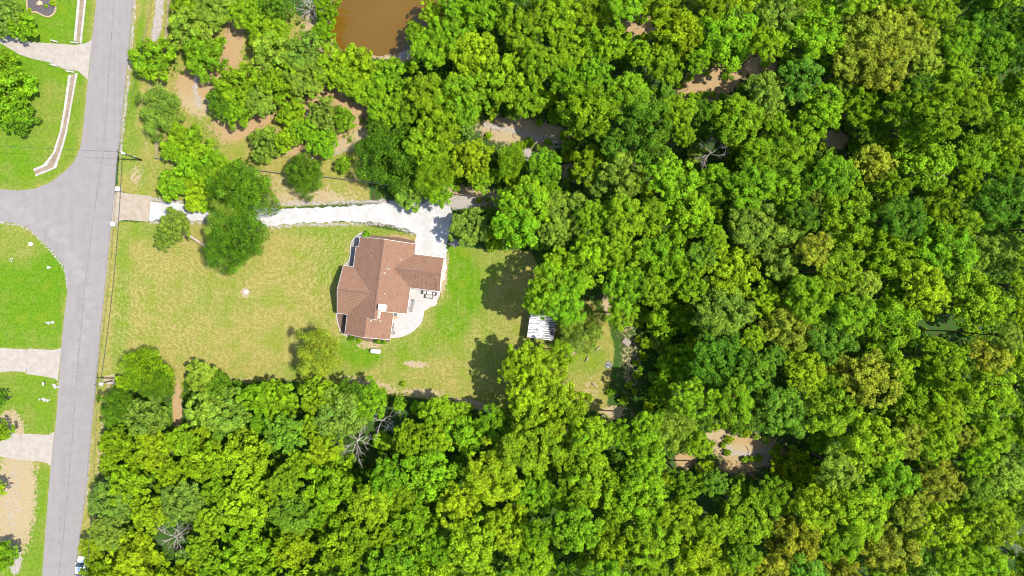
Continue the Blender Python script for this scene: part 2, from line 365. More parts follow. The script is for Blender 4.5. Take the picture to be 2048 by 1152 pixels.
    for e,k in (((463,95,22,70,10,.6),1),((400,165,50,32,0,.7),.8),((500,245,70,22,-30,.7),.9),((440,255,30,30,0,.7),.5),((355,815,9,55,0,.6),1),((1420,165,70,34,-18,.6),1),((1275,58,34,30,0,.6),1),((640,200,60,30,0,.8),.9),((690,240,60,30,-30,.8),.8),((590,290,60,25,20,.8),.8),((1250,640,24,40,0,.9),.4),((440,350,80,30,0,.8),.4),((1520,120,40,40,-30,.8),.8),((330,900,14,40,20,.8),.9),((800,477,30,7,8,.8),.7),((1500,880,60,12,0,.8),.6),((1480,930,60,30,0,.8),.5),((1370,920,22,20,0,.8),.7)):
        O = mx(O, min(1, k*1.15)*fe(X, Y, *e[:4], *(e[4:5] or (0,)), max(.95, (e[5] if len(e) > 5 else .35))))
    D = mx(D, .9*fl(X, Y, POND, 5, 8)*(Y > -150))
    W = mx(W, .85*fl(X, Y, [(271,-40),(268,30),(263,90),(257,160),(250,215),(246,260),(241,310)], 3.0, 4))
    W = mx(W, .62*fl(X, Y, [(241,310),(236,360)], 2, 4)); W = mx(W, .55*fl(X, Y, [(226,455),(216,560),(206,650),(196,760),(186,860)], 2, 5)); W = mx(W, .75*fl(X, Y, [(183,880),(176,960),(172,1010)], 2.5, 4))
    W = mx(W, .9*fl(X, Y, [(-20,443),(38,449),(60,460),(90,490),(112,514),(130,540),(135,575)], 2.5, 3)); W = mx(W, .55*fl(X, Y, [(137,580),(127,660)], 1.0, 3))
    W = mx(W, .8*fl(X, Y, [(322,-30),(317,35),(310,75)], 10, 6)); W = mx(W, .62*fl(X, Y, [(303,150),(298,220),(292,290),(285,340),(280,370)], 3, 6))
    W = mx(W, .75*fl(X, Y, [(575,322),(640,315),(700,300),(745,278)], 3, 5)); W = mx(W, .8*fe(X, Y, 815, 108, 20, 9, -20)); W = mx(W, .75*fl(X, Y, [(970,250),(1030,262),(1080,275),(1120,290)], 7, 8))
    W = mx(W, .95*fe(X, Y, 1072, 278, 14, 7)); W = mx(W, .95*fe(X, Y, 1053, 308, 10, 14)); W = mx(W, .7*fl(X, Y, [(398,120),(390,180),(398,210)], 8, 10))
    W = mx(W, .8*fl(X, Y, [(1450,880),(1465,905),(1500,908),(1548,905)], 5, 6)); W = mx(W, .42*fe(X, Y, 25, 1000, 24, 110, 4, .9)); W = mx(W, .8*fe(X,Y,30,1120,14,30))
    W = mx(W, .8*fl(X, Y, [(300,398),(400,408),(450,412),(520,408),(740,404),(870,399),(905,415)], 5, 7)); W = mx(W, .78*fl(X, Y, [(300,444),(430,446),(500,456),(540,455),(600,450),(740,447),(790,453),(830,468)], 4, 6)); W = mx(W, .7*fe(X, Y, 925, 405, 40, 14)); W = mx(W,.6*fe(X,Y,910,485,14,10))
    for x, y in ((235,640),(101,645),(560,735),(590,745),(222,757),(240,756)): pass
    MW = fp(X, Y, [(215,455),(520,460),(830,470),(900,490),(1060,500),(1030,640),(1000,790),(760,780),(560,755),(460,740),(300,690),(210,740)], 14)
    def put(name, ch):
        at = me.color_attributes.new(name, 'FLOAT_COLOR', 'POINT'); z = np.ones((XX.size, 4), np.float32)
        for k, c in enumerate(ch): z[:, k] = c.ravel()
        at.data.foreach_set('color', z.ravel())
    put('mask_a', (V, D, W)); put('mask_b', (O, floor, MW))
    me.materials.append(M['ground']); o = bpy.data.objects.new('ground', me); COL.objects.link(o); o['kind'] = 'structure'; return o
build_ground()

# ------------------------------------------------------------------ road, water, drives
RR = [(277,-120),(267,0),(258,104),(247,208),(239,290),(233,327),(229,392),(224.5,441),(217.5,501),(210,579),(199,689),(192,770),(183.5,860),(174,968),(166,1033),(155,1112),(150,1152),(135,1290)]
RL = [(203,-120),(193,0),(183.6,78),(179.7,130),(174.5,172),(165,270),(160,298),(147,325),(130,342),(104,363),(68,378),(34,381),(0,378),(-120,372),(-120,440),(0,443),(36,447),(57,457),(86,483),(109,506),(128,532),(134,561),(135,580),(126,653),(122.7,697),(119,750),(110.6,859),(101,936),(93,1033),(84.4,1151),(74,1290)]
sheet('road', gp(RR+RL[::-1]), .012, M['asphalt'])
seam = [(232,-120),(228,0),(218,150),(207,300),(192,400),(181,480),(169,580),(158,700),(146,859),(136,980),(126,1080),(118,1151),(105,1290)]
ms = MB(); pr = random.Random(3)
L1 = [(a-.9-.3*pr.random(), b) for a, b in seam]; R1 = [(a+.9+.3*pr.random(), b) for a, b in seam]
sheet('road_seam', gp(L1+R1[::-1]), .016, M['asphalt_dark'])
sheet('road_edge', gp([(a-2.2, b) for a, b in RR]+[(a-.2, b) for a, b in RR][::-1]), .016, M['asphalt_dark'])
sheet('pond_water', ragged(gp(POND), 1.0, .25, 5), .02, M['water'])
DR = [(299,404),(340,406),(400,413),(450,417),(520,413),(560,417),(620,416),(680,413),(740,409),(800,402),(860,404),(900,412),(908,435),(897,470),(893,500),(891,560),(880,560),(830,520),(829,490),(833,470),(812,457),(780,448),(740,444),(680,443),(600,446),(540,451),(500,452),(430,441),(350,440),(299,441)]
sheet('gravel_driveway', ragged(gp(DR), .55, .13, 8), .006, M['gravel'])
def panels(name, polys, mat, z=.05):
    e = empty(name, (0,0,0)); e['kind'] = 'structure'
    for pl in polys:
        g = gp(pl); cx = sum(p[0] for p in g)/len(g); cy = sum(p[1] for p in g)/len(g)
        g = [(cx+(x-cx)*.994, cy+(y-cy)*.994) for x, y in g]
        slab(g, -.05, z).build('panel', mat, e)
    return e
panels('concrete_driveway_apron', [[(228,392),(233,381),(247,385.5),(268,388),(264,441),(250,440),(240,441.5),(234,448),(224,446)],[(268,388),(302,392),(297,444),(264,441)]], M['conc_tan'])
panels('concrete_driveway', [[(-60,60),(-10,72),(20,72),(49,79),(69,84.6),(67,118.5),(39,109),(15.6,95),(-10,80),(-60,74)],[(69,84.6),(110,87),(107,129),(100,125),(67,118.5)],[(110,87),(150,90),(147,141),(130,139),(107,129)],[(150,90),(164,88),(177,84),(184,79),(175.5,160),(156,142),(147,141)]], M['conc'])
panels('concrete_driveway', [[(-60,692),(57,699),(53.5,744),(24,742),(-60,752)],[(57,696.6),(107,700),(123,695.5),(116,762),(109,757),(85,752.5),(52,748)]], M['conc'])
panels('concrete_driveway', [[(-60,866),(26,866),(42,867),(39,919.5),(0,913),(-60,905)],[(42,867),(78,868.6),(76,922.5),(39,919.5)],[(78,868.6),(97,869.7),(109.5,863),(101.5,931),(90,924.7),(76,922.5)]], M['conc'])
# lined drainage channel in the neighbour's verge
def channel(Lp, Rp):
    e = empty('drainage_channel'); e['kind'] = 'structure'
    def lerp(t): return [((1-t)*a+t*c, (1-t)*b+t*d) for (a, b), (c, d) in zip(Lp, Rp)]
    slab(gp(lerp(.3)+lerp(.78)[::-1]), -.05, .02).build('channel_floor', M['channel'], e)
    slab(gp(lerp(0)+lerp(.3)[::-1]), -.05, .13).build('kerb', M['conc_white'], e)
    slab(gp(lerp(.78)+lerp(1)[::-1]), -.05, .13).build('kerb', M['conc_white'], e)
channel([(162,-60),(155.5,0),(148,81)], [(181,-60),(173,0),(163.5,88)])
channel([(137,151),(127.6,221),(120,263),(106,306),(87,329.5),(67,338)], [(156,146),(146,198),(135.4,260),(128,290),(113,336),(72,353)])

# ------------------------------------------------------------------ foliage prototypes (unit crown radius)
def crown_mesh(name, seed, kind):
    r = np.random.RandomState(seed)
    C = []; Nn = []; S = []; T = []; U = []
    flat = {'oak': .62, 'dense': .7, 'pine': .8, 'bush': .75}[kind]
    nl = {'oak': (34, 44, 52)[seed % 3], 'dense': 24, 'pine': 46, 'bush': 12}[kind]
    ph = r.rand()*6.28; e1, e2 = r.uniform(.06, .16), r.uniform(.04, .12)
    for i in range(nl):
        z = 1-(i+.5)/nl*1.25; z += r.uniform(-.06, .06); z = min(1, max(-.35, z)); a = i*2.39996+r.uniform(-.3, .3)+ph
        rr = math.sqrt(max(0, 1-z*z)); wob = 1+e1*math.cos(2*a+ph)+e2*math.cos(3*a+2*ph)+r.uniform(-.22, .14)
        lr = {'oak': r.uniform(.10, .31), 'dense': r.uniform(.26, .36), 'pine': r.uniform(.10, .22), 'bush': r.uniform(.3, .45)}[kind]
        R0 = (1-lr)*wob
        lc = np.array([rr*math.cos(a)*R0, rr*math.sin(a)*R0, z*flat*R0*r.uniform(.72, 1.2)])
        if kind == 'pine': lc[:2] *= r.uniform(.75, 1.08)
        lt = r.uniform(0, 1); lh = r.uniform(0, 1)
        ns = {'oak': 10, 'dense': 9, 'pine': 8, 'bush': 9}[kind]; lc += r.normal(0, .06, 3)
        for k in range(ns):
            d = r.normal(size=3); d[2] = abs(d[2])*.9+.1 if r.rand() < .8 else d[2]; d += lc/np.linalg.norm(lc+1e-6)*.6; d /= np.linalg.norm(d)
            sc = lc+d*lr*r.uniform(.55, .85); st_ = r.uniform(-.28, .28); sr = lr*{'oak': r.uniform(.22, .5), 'dense': .45, 'pine': .42, 'bush': .42}[kind]
            q = {'oak': int(44*(lr/.22)**1.3)+8, 'dense': 64, 'pine': 40, 'bush': 40}[kind]
            n = r.normal(size=(q, 3)); n[:, 2] = np.where(n[:, 2] < -.3, -n[:, 2], n[:, 2]); n += d*.5; n /= np.linalg.norm(n, axis=1)[:, None]
            c = sc+n*sr*r.uniform(.45, 1.35, (q, 1))
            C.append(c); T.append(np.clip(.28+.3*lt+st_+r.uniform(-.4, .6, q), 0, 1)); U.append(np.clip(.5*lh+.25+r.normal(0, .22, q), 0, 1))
            if kind == 'pine':      # needles point outward
                Nn.append(n*.4+r.normal(size=(q, 3))*.8+np.array([0,0,.25])); S.append(np.full(q, .0225)*r.uniform(.6, 1.3, q))
            elif kind == 'dense':
                Nn.append(n*.9+r.normal(size=(q, 3))*.5); S.append(np.full(q, .0235)*r.uniform(.6, 1.3, q))
            else:
                Nn.append(n*1.0+r.normal(size=(q, 3))*.55+np.array([0,0,.3])); S.append(np.full(q, .0225 if kind == 'oak' else .05)*r.uniform(.6, 1.5, q))
    q = 900 if kind != 'bush' else 250      # inner leaves
    n = r.normal(size=(q, 3)); n[:, 2] = np.abs(n[:, 2])*1.0-.2; n /= np.linalg.norm(n, axis=1)[:, None]
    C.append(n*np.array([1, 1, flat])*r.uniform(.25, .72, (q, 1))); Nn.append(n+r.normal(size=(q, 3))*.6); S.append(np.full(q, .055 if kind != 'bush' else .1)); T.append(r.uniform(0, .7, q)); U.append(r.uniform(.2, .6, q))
    C = np.concatenate(C); Nn = np.concatenate(Nn); S = np.concatenate(S)[:, None]; T = np.concatenate(T); U = np.concatenate(U)
    Nn /= np.linalg.norm(Nn, axis=1)[:, None]
    rv = r.normal(size=C.shape); t1 = np.cross(Nn, rv); t1 /= np.linalg.norm(t1, axis=1)[:, None]; t2 = np.cross(Nn, t1)
    asp = r.uniform(.8, 1.2, (len(C), 1)) if kind != 'pine' else r.uniform(1.5, 2.4, (len(C), 1))
    fold = r.uniform(.1, .45, (len(C), 1))
    V = np.stack([C+t1*S*asp, C+t2*S*.75-Nn*S*fold+t1*S*r.uniform(-.3, .3, (len(C), 1)), C-t1*S*asp, C-t2*S*.75-Nn*S*fold+t1*S*r.uniform(-.3, .3, (len(C), 1))], 1).reshape(-1, 3).astype(np.float32)
    nq = len(C); me = bpy.data.meshes.new(name); me.vertices.add(nq*4); me.vertices.foreach_set('co', V.ravel())
    b = np.arange(nq, dtype=np.int32)*4; tri = np.stack([b, b+1, b+2, b, b+2, b+3], 1).ravel()
    me.loops.add(len(tri)); me.loops.foreach_set('vertex_index', tri); me.polygons.add(nq*2)
    me.polygons.foreach_set('loop_start', np.arange(0, len(tri), 3, dtype=np.int32)); me.polygons.foreach_set('loop_total', np.full(nq*2, 3, np.int32))
    me.update(calc_edges=True)
    for nm, arr in (('tint', T), ('hue', U)):
        at = me.attributes.new(nm, 'FLOAT', 'FACE'); at.data.foreach_set('value', np.repeat(arr, 2).astype(np.float32))
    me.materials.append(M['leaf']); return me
def trunk_mesh(name, seed):                 # unit: trunk height 1 up to the crown centre; limbs spread to radius .7 (scaled with crown)
    r = random.Random(seed); m = MB(); pts = [(0,0,0)]; rad = [.085]
    x = y = 0
    for k in range(1, 6):
        x += r.uniform(-.03, .03); y += r.uniform(-.03, .03); pts.append((x, y, k/5)); rad.append(.085*(1-.13*k))
    m.tube(pts, rad, 8)
    for k in range(7):
        a = k*2.4+r.uniform(-.4, .4); z0 = r.uniform(.55, .95); L = r.uniform(.45, .75)
        b = (x*z0, y*z0, z0); m.tube([b, (b[0]+math.cos(a)*L*.5, b[1]+math.sin(a)*L*.5, z0+.08), (b[0]+math.cos(a)*L, b[1]+math.sin(a)*L, z0+.2)], [.04, .028, .01], 5)
    me = bpy.data.meshes.new(name); me.from_pydata(m.v, [], m.f); me.polygons.foreach_set('use_smooth', [True]*len(me.polygons)); me.materials.append(M['bark']); return me
CROWNS = {'oak': [crown_mesh('crown', 10+i, 'oak') for i in range(7)], 'dense': [crown_mesh('crown', 40+i, 'dense') for i in range(3)],
          'pine': [crown_mesh('crown', 60+i, 'pine') for i in range(4)], 'bush': [crown_mesh('crown', 80+i, 'bush') for i in range(3)]}
TRUNKS = [trunk_mesh('trunk', i) for i in range(3)]
PAL = {'G': (.128, .224, .006), 'B': (.118, .235, .006), 'D': (.050, .125, .006), 'Y': (.158, .245, .006), 'L': (.148, .225, .024), 'O': (.195, .218, .018), 'K': (.090, .188, .014), 'S': (.116, .182, .026)}
CN = {'G': 'mid-green', 'B': 'bright green', 'D': 'dark green', 'Y': 'yellow-green', 'L': 'light green', 'O': 'olive-yellow', 'K': 'deep green', 'S': 'greyish green'}
PROTO = {}; ALLTREES = []
def tree(px, py, rp, h, c, kind='oak', lab=None, lean=None, flat=1.0, asp=1.0):
    """px,py,rp: crown centre and radius as surveyed in the picture; h: tree height in metres"""
    if px < 850 and py < 400 and h > 6: h *= .78
    rr = rp*K*(H-h*.8)/H; zc = max(h-rr*.75*flat, h*.42); r = random.Random(int(px*13+py*7))
    x, y, _ = P(px, py, zc); bx, by = (x, y) if not lean else P(*lean)[:2]
    key = (kind, r.randrange(len(CROWNS[kind])))
    nm = {'oak': 'broadleaf_tree', 'dense': 'cedar_tree', 'pine': 'pine_tree', 'bush': 'shrub'}[kind]
    if key not in PROTO:
        root = empty(nm); cr = bpy.data.objects.new('crown', CROWNS[kind][key[1]]); COL.objects.link(cr); cr.parent = root
        tk = bpy.data.objects.new('trunk', TRUNKS[key[1] % 3]); COL.objects.link(tk); tk.parent = root; PROTO[key] = (root, cr, tk)
    else:
        p0 = PROTO[key]; root, cr, tk = (o.copy() for o in p0)
        for o in (root, cr, tk): COL.objects.link(o)
        cr.parent = root; tk.parent = root
        for k_ in ('label', 'group'):
            if k_ in root: del root[k_]
    root.location = (bx, by, 0)
    cr.location = (x-bx, y-by, zc); cr.scale = (rr*asp, rr/asp, rr*flat); cr.rotation_euler = (0, 0, r.uniform(0, 6.28) if asp == 1 else 0)
    base = PAL[c]; v = r.uniform(.88, 1.12); hs = r.uniform(-.10, .10); base = tuple(a*.82+b*.18 for a, b in zip(base, (.124, .222, .006))); base = (base[0]*1.16, base[1]*1.12, base[2])
    cr.color = (base[0]*v*(1+hs), base[1]*v, base[2]*v*(1-hs), 1)
    tk.location = (0, 0, 0); tk.scale = (rr*.8, rr*.8, zc); tk.rotation_euler = (0, 0, r.uniform(0, 6.28))
    if lean:
        d = Vector((x-bx, y-by, 0)); bpy.data.objects.remove(tk)
        m = MB(); q = [(0,0,0), (d.x*.35, d.y*.30, zc*.25), (d.x*.7, d.y*.62, zc*.55), (d.x*.95, d.y*.9, zc*.95)]
        m.tube(q, [.38, .33, .27, .16], 8); m.tube([q[2], (d.x*1.2, d.y*1.1+1.5, zc)], [.16, .05], 6); m.tube([q[2], (d.x*1.1, d.y*.4-1, zc*.9)], [.15, .05], 6)
        tk = m.build('trunk', M['pale_wood'], root, True)
    tag(root, lab, 'shrub' if kind == 'bush' else 'tree', {'oak': 'broadleaf trees of the woods and yards', 'dense': 'dense round cedars', 'pine': 'feathery pines', 'bush': 'shrubs and understory bushes'}[kind])
    ALLTREES.append(dict(o=root, px=px, py=py, rp=rp, h=h, c=c, kind=kind, lab=lab))
    return root
TL = [ # px, py, r, h, colour, kind
 (18,190,60,9,'G','oak'),(40,240,38,7,'D','oak'),(12,140,36,8,'G','oak'),(12,35,42,8,'S','oak'),(50,55,28,7,'G','oak'),(2,862,24,6,'G','oak'),(-4,978,20,6,'Y','oak'),(12,1110,30,6,'G','oak'),(-6,800,22,6,'D','oak'),
 (308,118,46,9,'G','oak'),(327,225,50,8,'S','dense'),(385,60,46,9,'L','oak'),(412,112,46,9,'G','oak'),(428,22,40,9,'L','oak'),(372,8,32,8,'G','oak'),(495,28,36,9,'G','oak'),(548,22,42,9,'D','oak'),(540,68,44,9,'G','oak'),
 (655,22,30,7,'B','pine'),(648,66,26,6,'B','pine'),(552,112,50,10,'L','oak'),(608,110,44,10,'L','oak'),(560,165,45,10,'G','oak'),(478,172,46,10,'G','oak'),(445,208,30,8,'D','oak'),(478,222,36,8,'G','oak'),(520,205,32,9,'L','oak'),
 (668,140,44,10,'Y','oak'),(718,130,42,10,'Y','oak'),(620,160,40,10,'L','oak'),(775,150,36,9,'G','oak'),(736,182,34,8,'G','oak'),(700,165,30,9,'Y','oak'),(585,228,30,7,'G','oak'),(650,235,40,8,'S','pine'),(610,262,26,6,'G','oak'),(648,288,32,6,'B','oak'),(690,240,24,6,'G','oak'),
 (538,290,38,7,'L','oak'),(575,280,26,6,'G','oak'),(611,352,43,6,'D','dense'),(688,329,18,3.5,'G','bush'),(374,290,44,8,'G','oak'),(345,305,20,6,'G','oak'),(392,335,42,8,'B','oak'),(430,340,34,8,'G','oak'),(348,370,32,6,'G','oak'),(395,375,32,7,'Y','oak'),
 (486,388,68,11,'D','dense'),(474,480,64,11,'D','dense'),(450,445,40,9,'S','dense'),(450,350,30,8,'G','oak'),
 (790,320,72,11,'D','dense'),(870,345,44,10,'G','dense'),(822,384,38,8,'L','oak'),(850,290,44,11,'G','oak'),(878,385,30,8,'B','oak'),(945,318,44,11,'Y','oak'),(1022,322,32,10,'B','dense'),(960,360,26,8,'G','oak'),
 (866,25,32,9,'Y','oak'),(868,95,48,11,'B','oak'),(905,70,44,12,'B','oak'),(830,66,22,8,'G','oak'),(950,115,55,13,'Y','oak'),(1045,60,52,14,'G','oak'),(1015,160,62,14,'G','oak'),(1060,195,38,12,'G','oak'),(930,200,55,13,'G','oak'),(860,190,48,11,'Y','oak'),(812,215,40,10,'G','oak'),(885,260,44,12,'G','oak'),(960,22,48,13,'B','pine'),(770,225,34,9,'G','oak'),(755,255,26,8,'D','oak'),
 (1115,30,44,15,'G','oak'),(1185,25,44,15,'Y','oak'),(1215,90,46,16,'Y','pine'),(1140,100,44,14,'G','oak'),(1350,70,60,17,'Y','pine'),(1455,75,62,17,'B','oak'),(1330,130,40,16,'G','oak'),(1560,30,52,17,'L','oak'),(1625,60,60,18,'B','oak'),
 (1740,65,70,18,'O','oak'),(1815,70,55,18,'O','oak'),(1760,130,58,18,'O','oak'),(1700,125,42,16,'O','oak'),(1850,120,42,16,'L','oak'),(1720,215,42,15,'B','pine'),(1690,180,34,13,'L','pine'),(1745,330,44,15,'O','oak'),(1640,220,50,17,'B','oak'),(1585,300,52,17,'B','oak'),(1540,190,46,16,'L','oak'),(1570,370,52,18,'B','oak'),
 (1250,345,48,17,'L','oak'),(1180,330,42,13,'Y','pine'),(1205,360,40,13,'S','pine'),(1090,335,40,12,'B','oak'),(1055,410,52,15,'B','oak'),(1035,455,48,15,'B','oak'),(1130,425,46,14,'L','oak'),(1110,465,36,13,'L','oak'),(1015,400,28,10,'G','oak'),
 (940,455,40,9,'S','oak'),(905,440,0,0,'S','x'),(1180,520,54,18,'B','oak'),(1240,500,46,18,'G','oak'),(1095,575,46,20,'B','oak'),(1128,612,40,20,'B','oak'),(1078,600,34,18,'B','oak'),(1140,570,34,19,'B','oak'),
 (1165,655,52,9,'S','dense'),(1060,728,50,16,'Y','oak'),(1095,760,58,17,'Y','oak'),(1030,740,34,14,'Y','oak'),(1060,800,52,17,'Y','oak'),(1122,708,28,13,'Y','oak'),(1130,820,52,17,'Y','oak'),(1245,580,44,18,'B','oak'),(1245,630,30,16,'G','oak'),
 (640,705,52,9.5,'O','dense'),(628,722,26,8,'O','oak'),(652,722,26,8,'O','oak'),(646,688,26,9,'O','oak'),
 (298,744,52,8,'B','dense'),(312,770,34,8,'D','dense'),(405,755,34,7,'L','oak'),(440,775,30,7,'D','oak'),(420,820,44,9,'L','oak'),(460,820,46,9,'L','oak'),(520,795,40,9,'B','pine'),(680,830,52,11,'S','oak'),(640,790,44,10,'G','oak'),(740,800,40,9,'B','oak'),(560,800,44,10,'B','oak'),(700,790,34,9,'D','oak'),
 (240,815,40,8,'D','dense'),(300,835,46,9,'S','pine'),(240,890,42,9,'G','pine'),(310,900,42,9,'Y','pine'),(265,960,48,9,'Y','pine'),(225,1000,44,9,'S','oak'),(370,1000,44,10,'S','oak'),(880,830,40,11,'Y','oak'),(930,870,46,12,'B','oak'),(990,850,40,12,'B','oak'),
 (1970,790,58,18,'Y','oak'),(1880,500,62,19,'B','oak'),(1940,600,66,19,'Y','oak'),(1880,960,46,17,'O','oak'),(1985,870,44,17,'Y','oak'),(1585,1080,60,18,'O','pine'),(1630,1010,54,18,'Y','oak'),(1580,660,54,18,'O','oak'),(1460,540,60,18,'Y','oak'),(1440,620,60,18,'L','oak'),(1500,450,52,18,'L','oak'),
 (1370,430,60,18,'B','oak'),(1320,520,56,18,'B','oak'),(1560,500,56,18,'L','oak'),(1350,860,46,15,'L','dense'),(1280,990,60,17,'B','oak'),(1180,960,62,16,'Y','oak'),
]
for t in TL:
    if t[5] != 'x': tree(*t)
tree(352,452,34,8,'S','oak',lean=(412,493))
tree(330,480,20,6,'S','oak')
# woods: remaining crowns fill the canopy where the photograph shows it
CANOPY = [
 [(205,792),(245,750),(345,720),(352,870),(362,870),(366,760),(400,728),(475,757),(570,772),(690,768),(760,792),(900,797),(985,822),(1040,800),(1150,800),(1215,840),(1260,850),(1285,800),(1290,720),(1270,650),(1240,605),(1165,600),(1060,560),(1085,500),(980,495),(905,475),(890,430),(1010,405),(1010,375),(900,380),(770,400),(722,360),(722,300),(745,270),(790,130),(850,50),(865,-30),(2110,-30),(2110,1190),(150,1190),(165,1085),(190,1000),(205,900)],
 [(350,-30),(660,-30),(690,90),(780,120),(800,230),(720,270),(690,320),(620,300),(500,330),(470,280),(430,200),(350,150),(280,130),(330,60)],
 [(320,260),(430,250),(560,380),(500,540),(420,520),(400,430),(320,390)]]
HOLES = [(463,95,22,60),(405,175,30,40),(510,255,50,22),(585,310,60,20),(700,215,28,22),(665,200,30,14),(640,100,14,40),(355,815,8,50),(1278,58,30,24),(1420,168,62,26),(1500,140,46,28),(1670,280,26,22),(1860,345,42,14),(1500,895,62,26),(1440,872,26,24),(1050,268,90,26),(1060,305,30,22),(1150,345,16,10),(950,388,80,14),(1240,700,44,100),(1900,650,62,20),(2015,1100,22,16),(715,885,38,20),(770,840,26,24),(1370,925,26,14),(1590,870,26,14),(345,1075,26,24),(1000,270,60,16),(1430,300,26,16),(1180,590,30,14),(1215,660,20,60),(815,105,30,14),(320,895,10,26),(1075,660,36,24),(1480,930,60,14),(1820,560,18,10),(1400,1010,20,14)]
cx = np.array([t['px'] for t in ALLTREES], float); cy = np.array([t['py'] for t in ALLTREES], float); cr_ = np.array([t['rp'] for t in ALLTREES], float)
HX = np.array([h[:2] for h in HOLES], float); HR = np.array([h[2:] for h in HOLES], float)
def incan(x, y):
    xx = np.array([x]); yy = np.array([y]); return any(inpoly(xx, yy, c)[0] for c in CANOPY)
CG = np.zeros((1240//4+1, 2160//4+1), bool)
gy, gx = np.mgrid[-40:1200:4, -40:2120:4]
CGm = np.zeros(gx.shape, bool)
for c in CANOPY: CGm |= inpoly(gx.astype(float), gy.astype(float), c)
for (hx, hy, ha, hb) in HOLES: CGm &= (((gx-hx)/ha)**2+((gy-hy)/hb)**2) > 1
def ok(x, y, r):
    for k in range(9):
        a = k*.785; f = 0 if k == 8 else .8
        i = int((y+r*f*math.sin(a)+40)/4); j = int((x+r*f*math.cos(a)+40)/4)
        if i < 0 or j < 0 or i >= CGm.shape[0] or j >= CGm.shape[1]: continue
        if not CGm[i, j]: return False
    return True
rf = random.Random(5); count = 0
def hgt(x, y): return 9+10*min(1, max(0, (x-350)/900))
for (r0, r1, tries, sp, capn) in ((52, 66, 1500, .76, 45), (42, 52, 4000, .72, 120), (32, 42, 6000, .70, 215), (24, 32, 9000, .74, 285)):
    for _ in range(tries):
        x = rf.uniform(150, 2090); y = rf.uniform(-25, 1180); r = rf.uniform(r0, r1)
        if x < 700 and y < 400 and r > 40: continue
        if x < 735 and y < 345: continue
        if not ok(x, y, r): continue
        d = np.hypot(cx-x, cy-y)
        if (d < (cr_+r)*sp).any(): continue
        if count >= capn: break
        u = rf.random(); east = x > 1300
        if x > 1500 and y > 450: pal = 'YYYGBYKYBLO'
        elif x > 1200: pal = 'BGGYYKDBGYB'
        elif y > 780: pal = 'BGYYGKBYB' if x > 500 else 'YGYBSGY'
        else: pal = 'GGYBYKB'
        c = rf.choice(pal); kd = 'pine' if rf.random() < (.28 if x > 400 else .45) else 'oak'
        h = hgt(x, y)*rf.uniform(.82, 1.12)*(.75+.25*min(1, r/40))
        for (qx, qy, qa, qb) in ((1480,165,110,45),(1130,270,80,45),(1560,900,110,45),(1720,285,70,35),(1290,700,70,110),(1340,60,70,35),(1000,388,70,25)):
            if ((x-qx)/qa)**2+((y-qy)/qb)**2 < 1: h *= .5
        tree(x, y, r, h, c, kd); count += 1
        cx = np.append(cx, x); cy = np.append(cy, y); cr_ = np.append(cr_, r)
# understory in what is left
nb = 0
for _ in range(9000):
    x = rf.uniform(160, 2090); y = rf.uniform(-20, 1170); r = rf.uniform(13, 24)
    if not ok(x, y, r*.7) or (x < 735 and y < 345): continue
    d = np.hypot(cx-x, cy-y)
    if (d < cr_*.92+r*.35).any() or nb > 170: continue
    tree(x, y, r, rf.uniform(2.2, 5.5), rf.choice('GDKYBS'), 'bush'); nb += 1
    cx = np.append(cx, x); cy = np.append(cy, y); cr_ = np.append(cr_, r)
for _ in range(400):
    hx, hy, ha, hb = rf.choice(HOLES[8:22]); t = rf.uniform(0, 6.3); f = rf.uniform(.75, 1.1); x = hx+math.cos(t)*ha*f; y = hy+math.sin(t)*hb*f; r = rf.uniform(6, 11)
    if nb >= 175 or x < 250 or (np.hypot(cx-x, cy-y) < cr_*.85+r*.6).any() or inpoly(np.array([x]), np.array([y]), LAWN)[0] or inpoly(np.array([x]), np.array([y]), DR)[0]: continue
    tree(x, y, r, rf.uniform(.8, 2), rf.choice('GYYBL'), 'bush'); nb += 1
    cx = np.append(cx, x); cy = np.append(cy, y); cr_ = np.append(cr_, r)
SH = [(734,468.7,8,1.4,'B','round bright green shrub at the northwest corner of the house'),(704,676,7,1.2,'D','dark green shrub at the southwest corner of the house'),
      (718,679,5,1.0,'B','small leafy shrub against the south wall beside the dark one'),(752,683,4.5,1.0,'D','first shrub from the left in the row under the south gable'),(758,684,4.5,1.0,'G','second shrub from the left in the row under the south gable'),
      (764,684.5,4.5,1.0,'D','third shrub from the left in the row under the south gable'),(770,684,4,.9,'G','fourth shrub from the left in the row under the south gable'),
      (806,768,5.5,1.2,'G','lone small green bush in the dry grass south of the house'),(106,6,7,.8,'Y','yellow-green plant at the right side of the mulch bed'),(60,20,5,.6,'Y','small yellow plant at the left rim of the mulch bed'),(92,12,4,.6,'Y','tiny green plant near the middle of the mulch bed'),
      (1058,283,9,1.6,'G','small bush between two white sandy patches in the sandy clearing'),(205,890,9,2.0,'D','dark bush leaning out over the verge on the left edge of the wood')]
for (x, y, r, h, c, l) in SH: tree(x, y, r, h, c, 'bush', l)
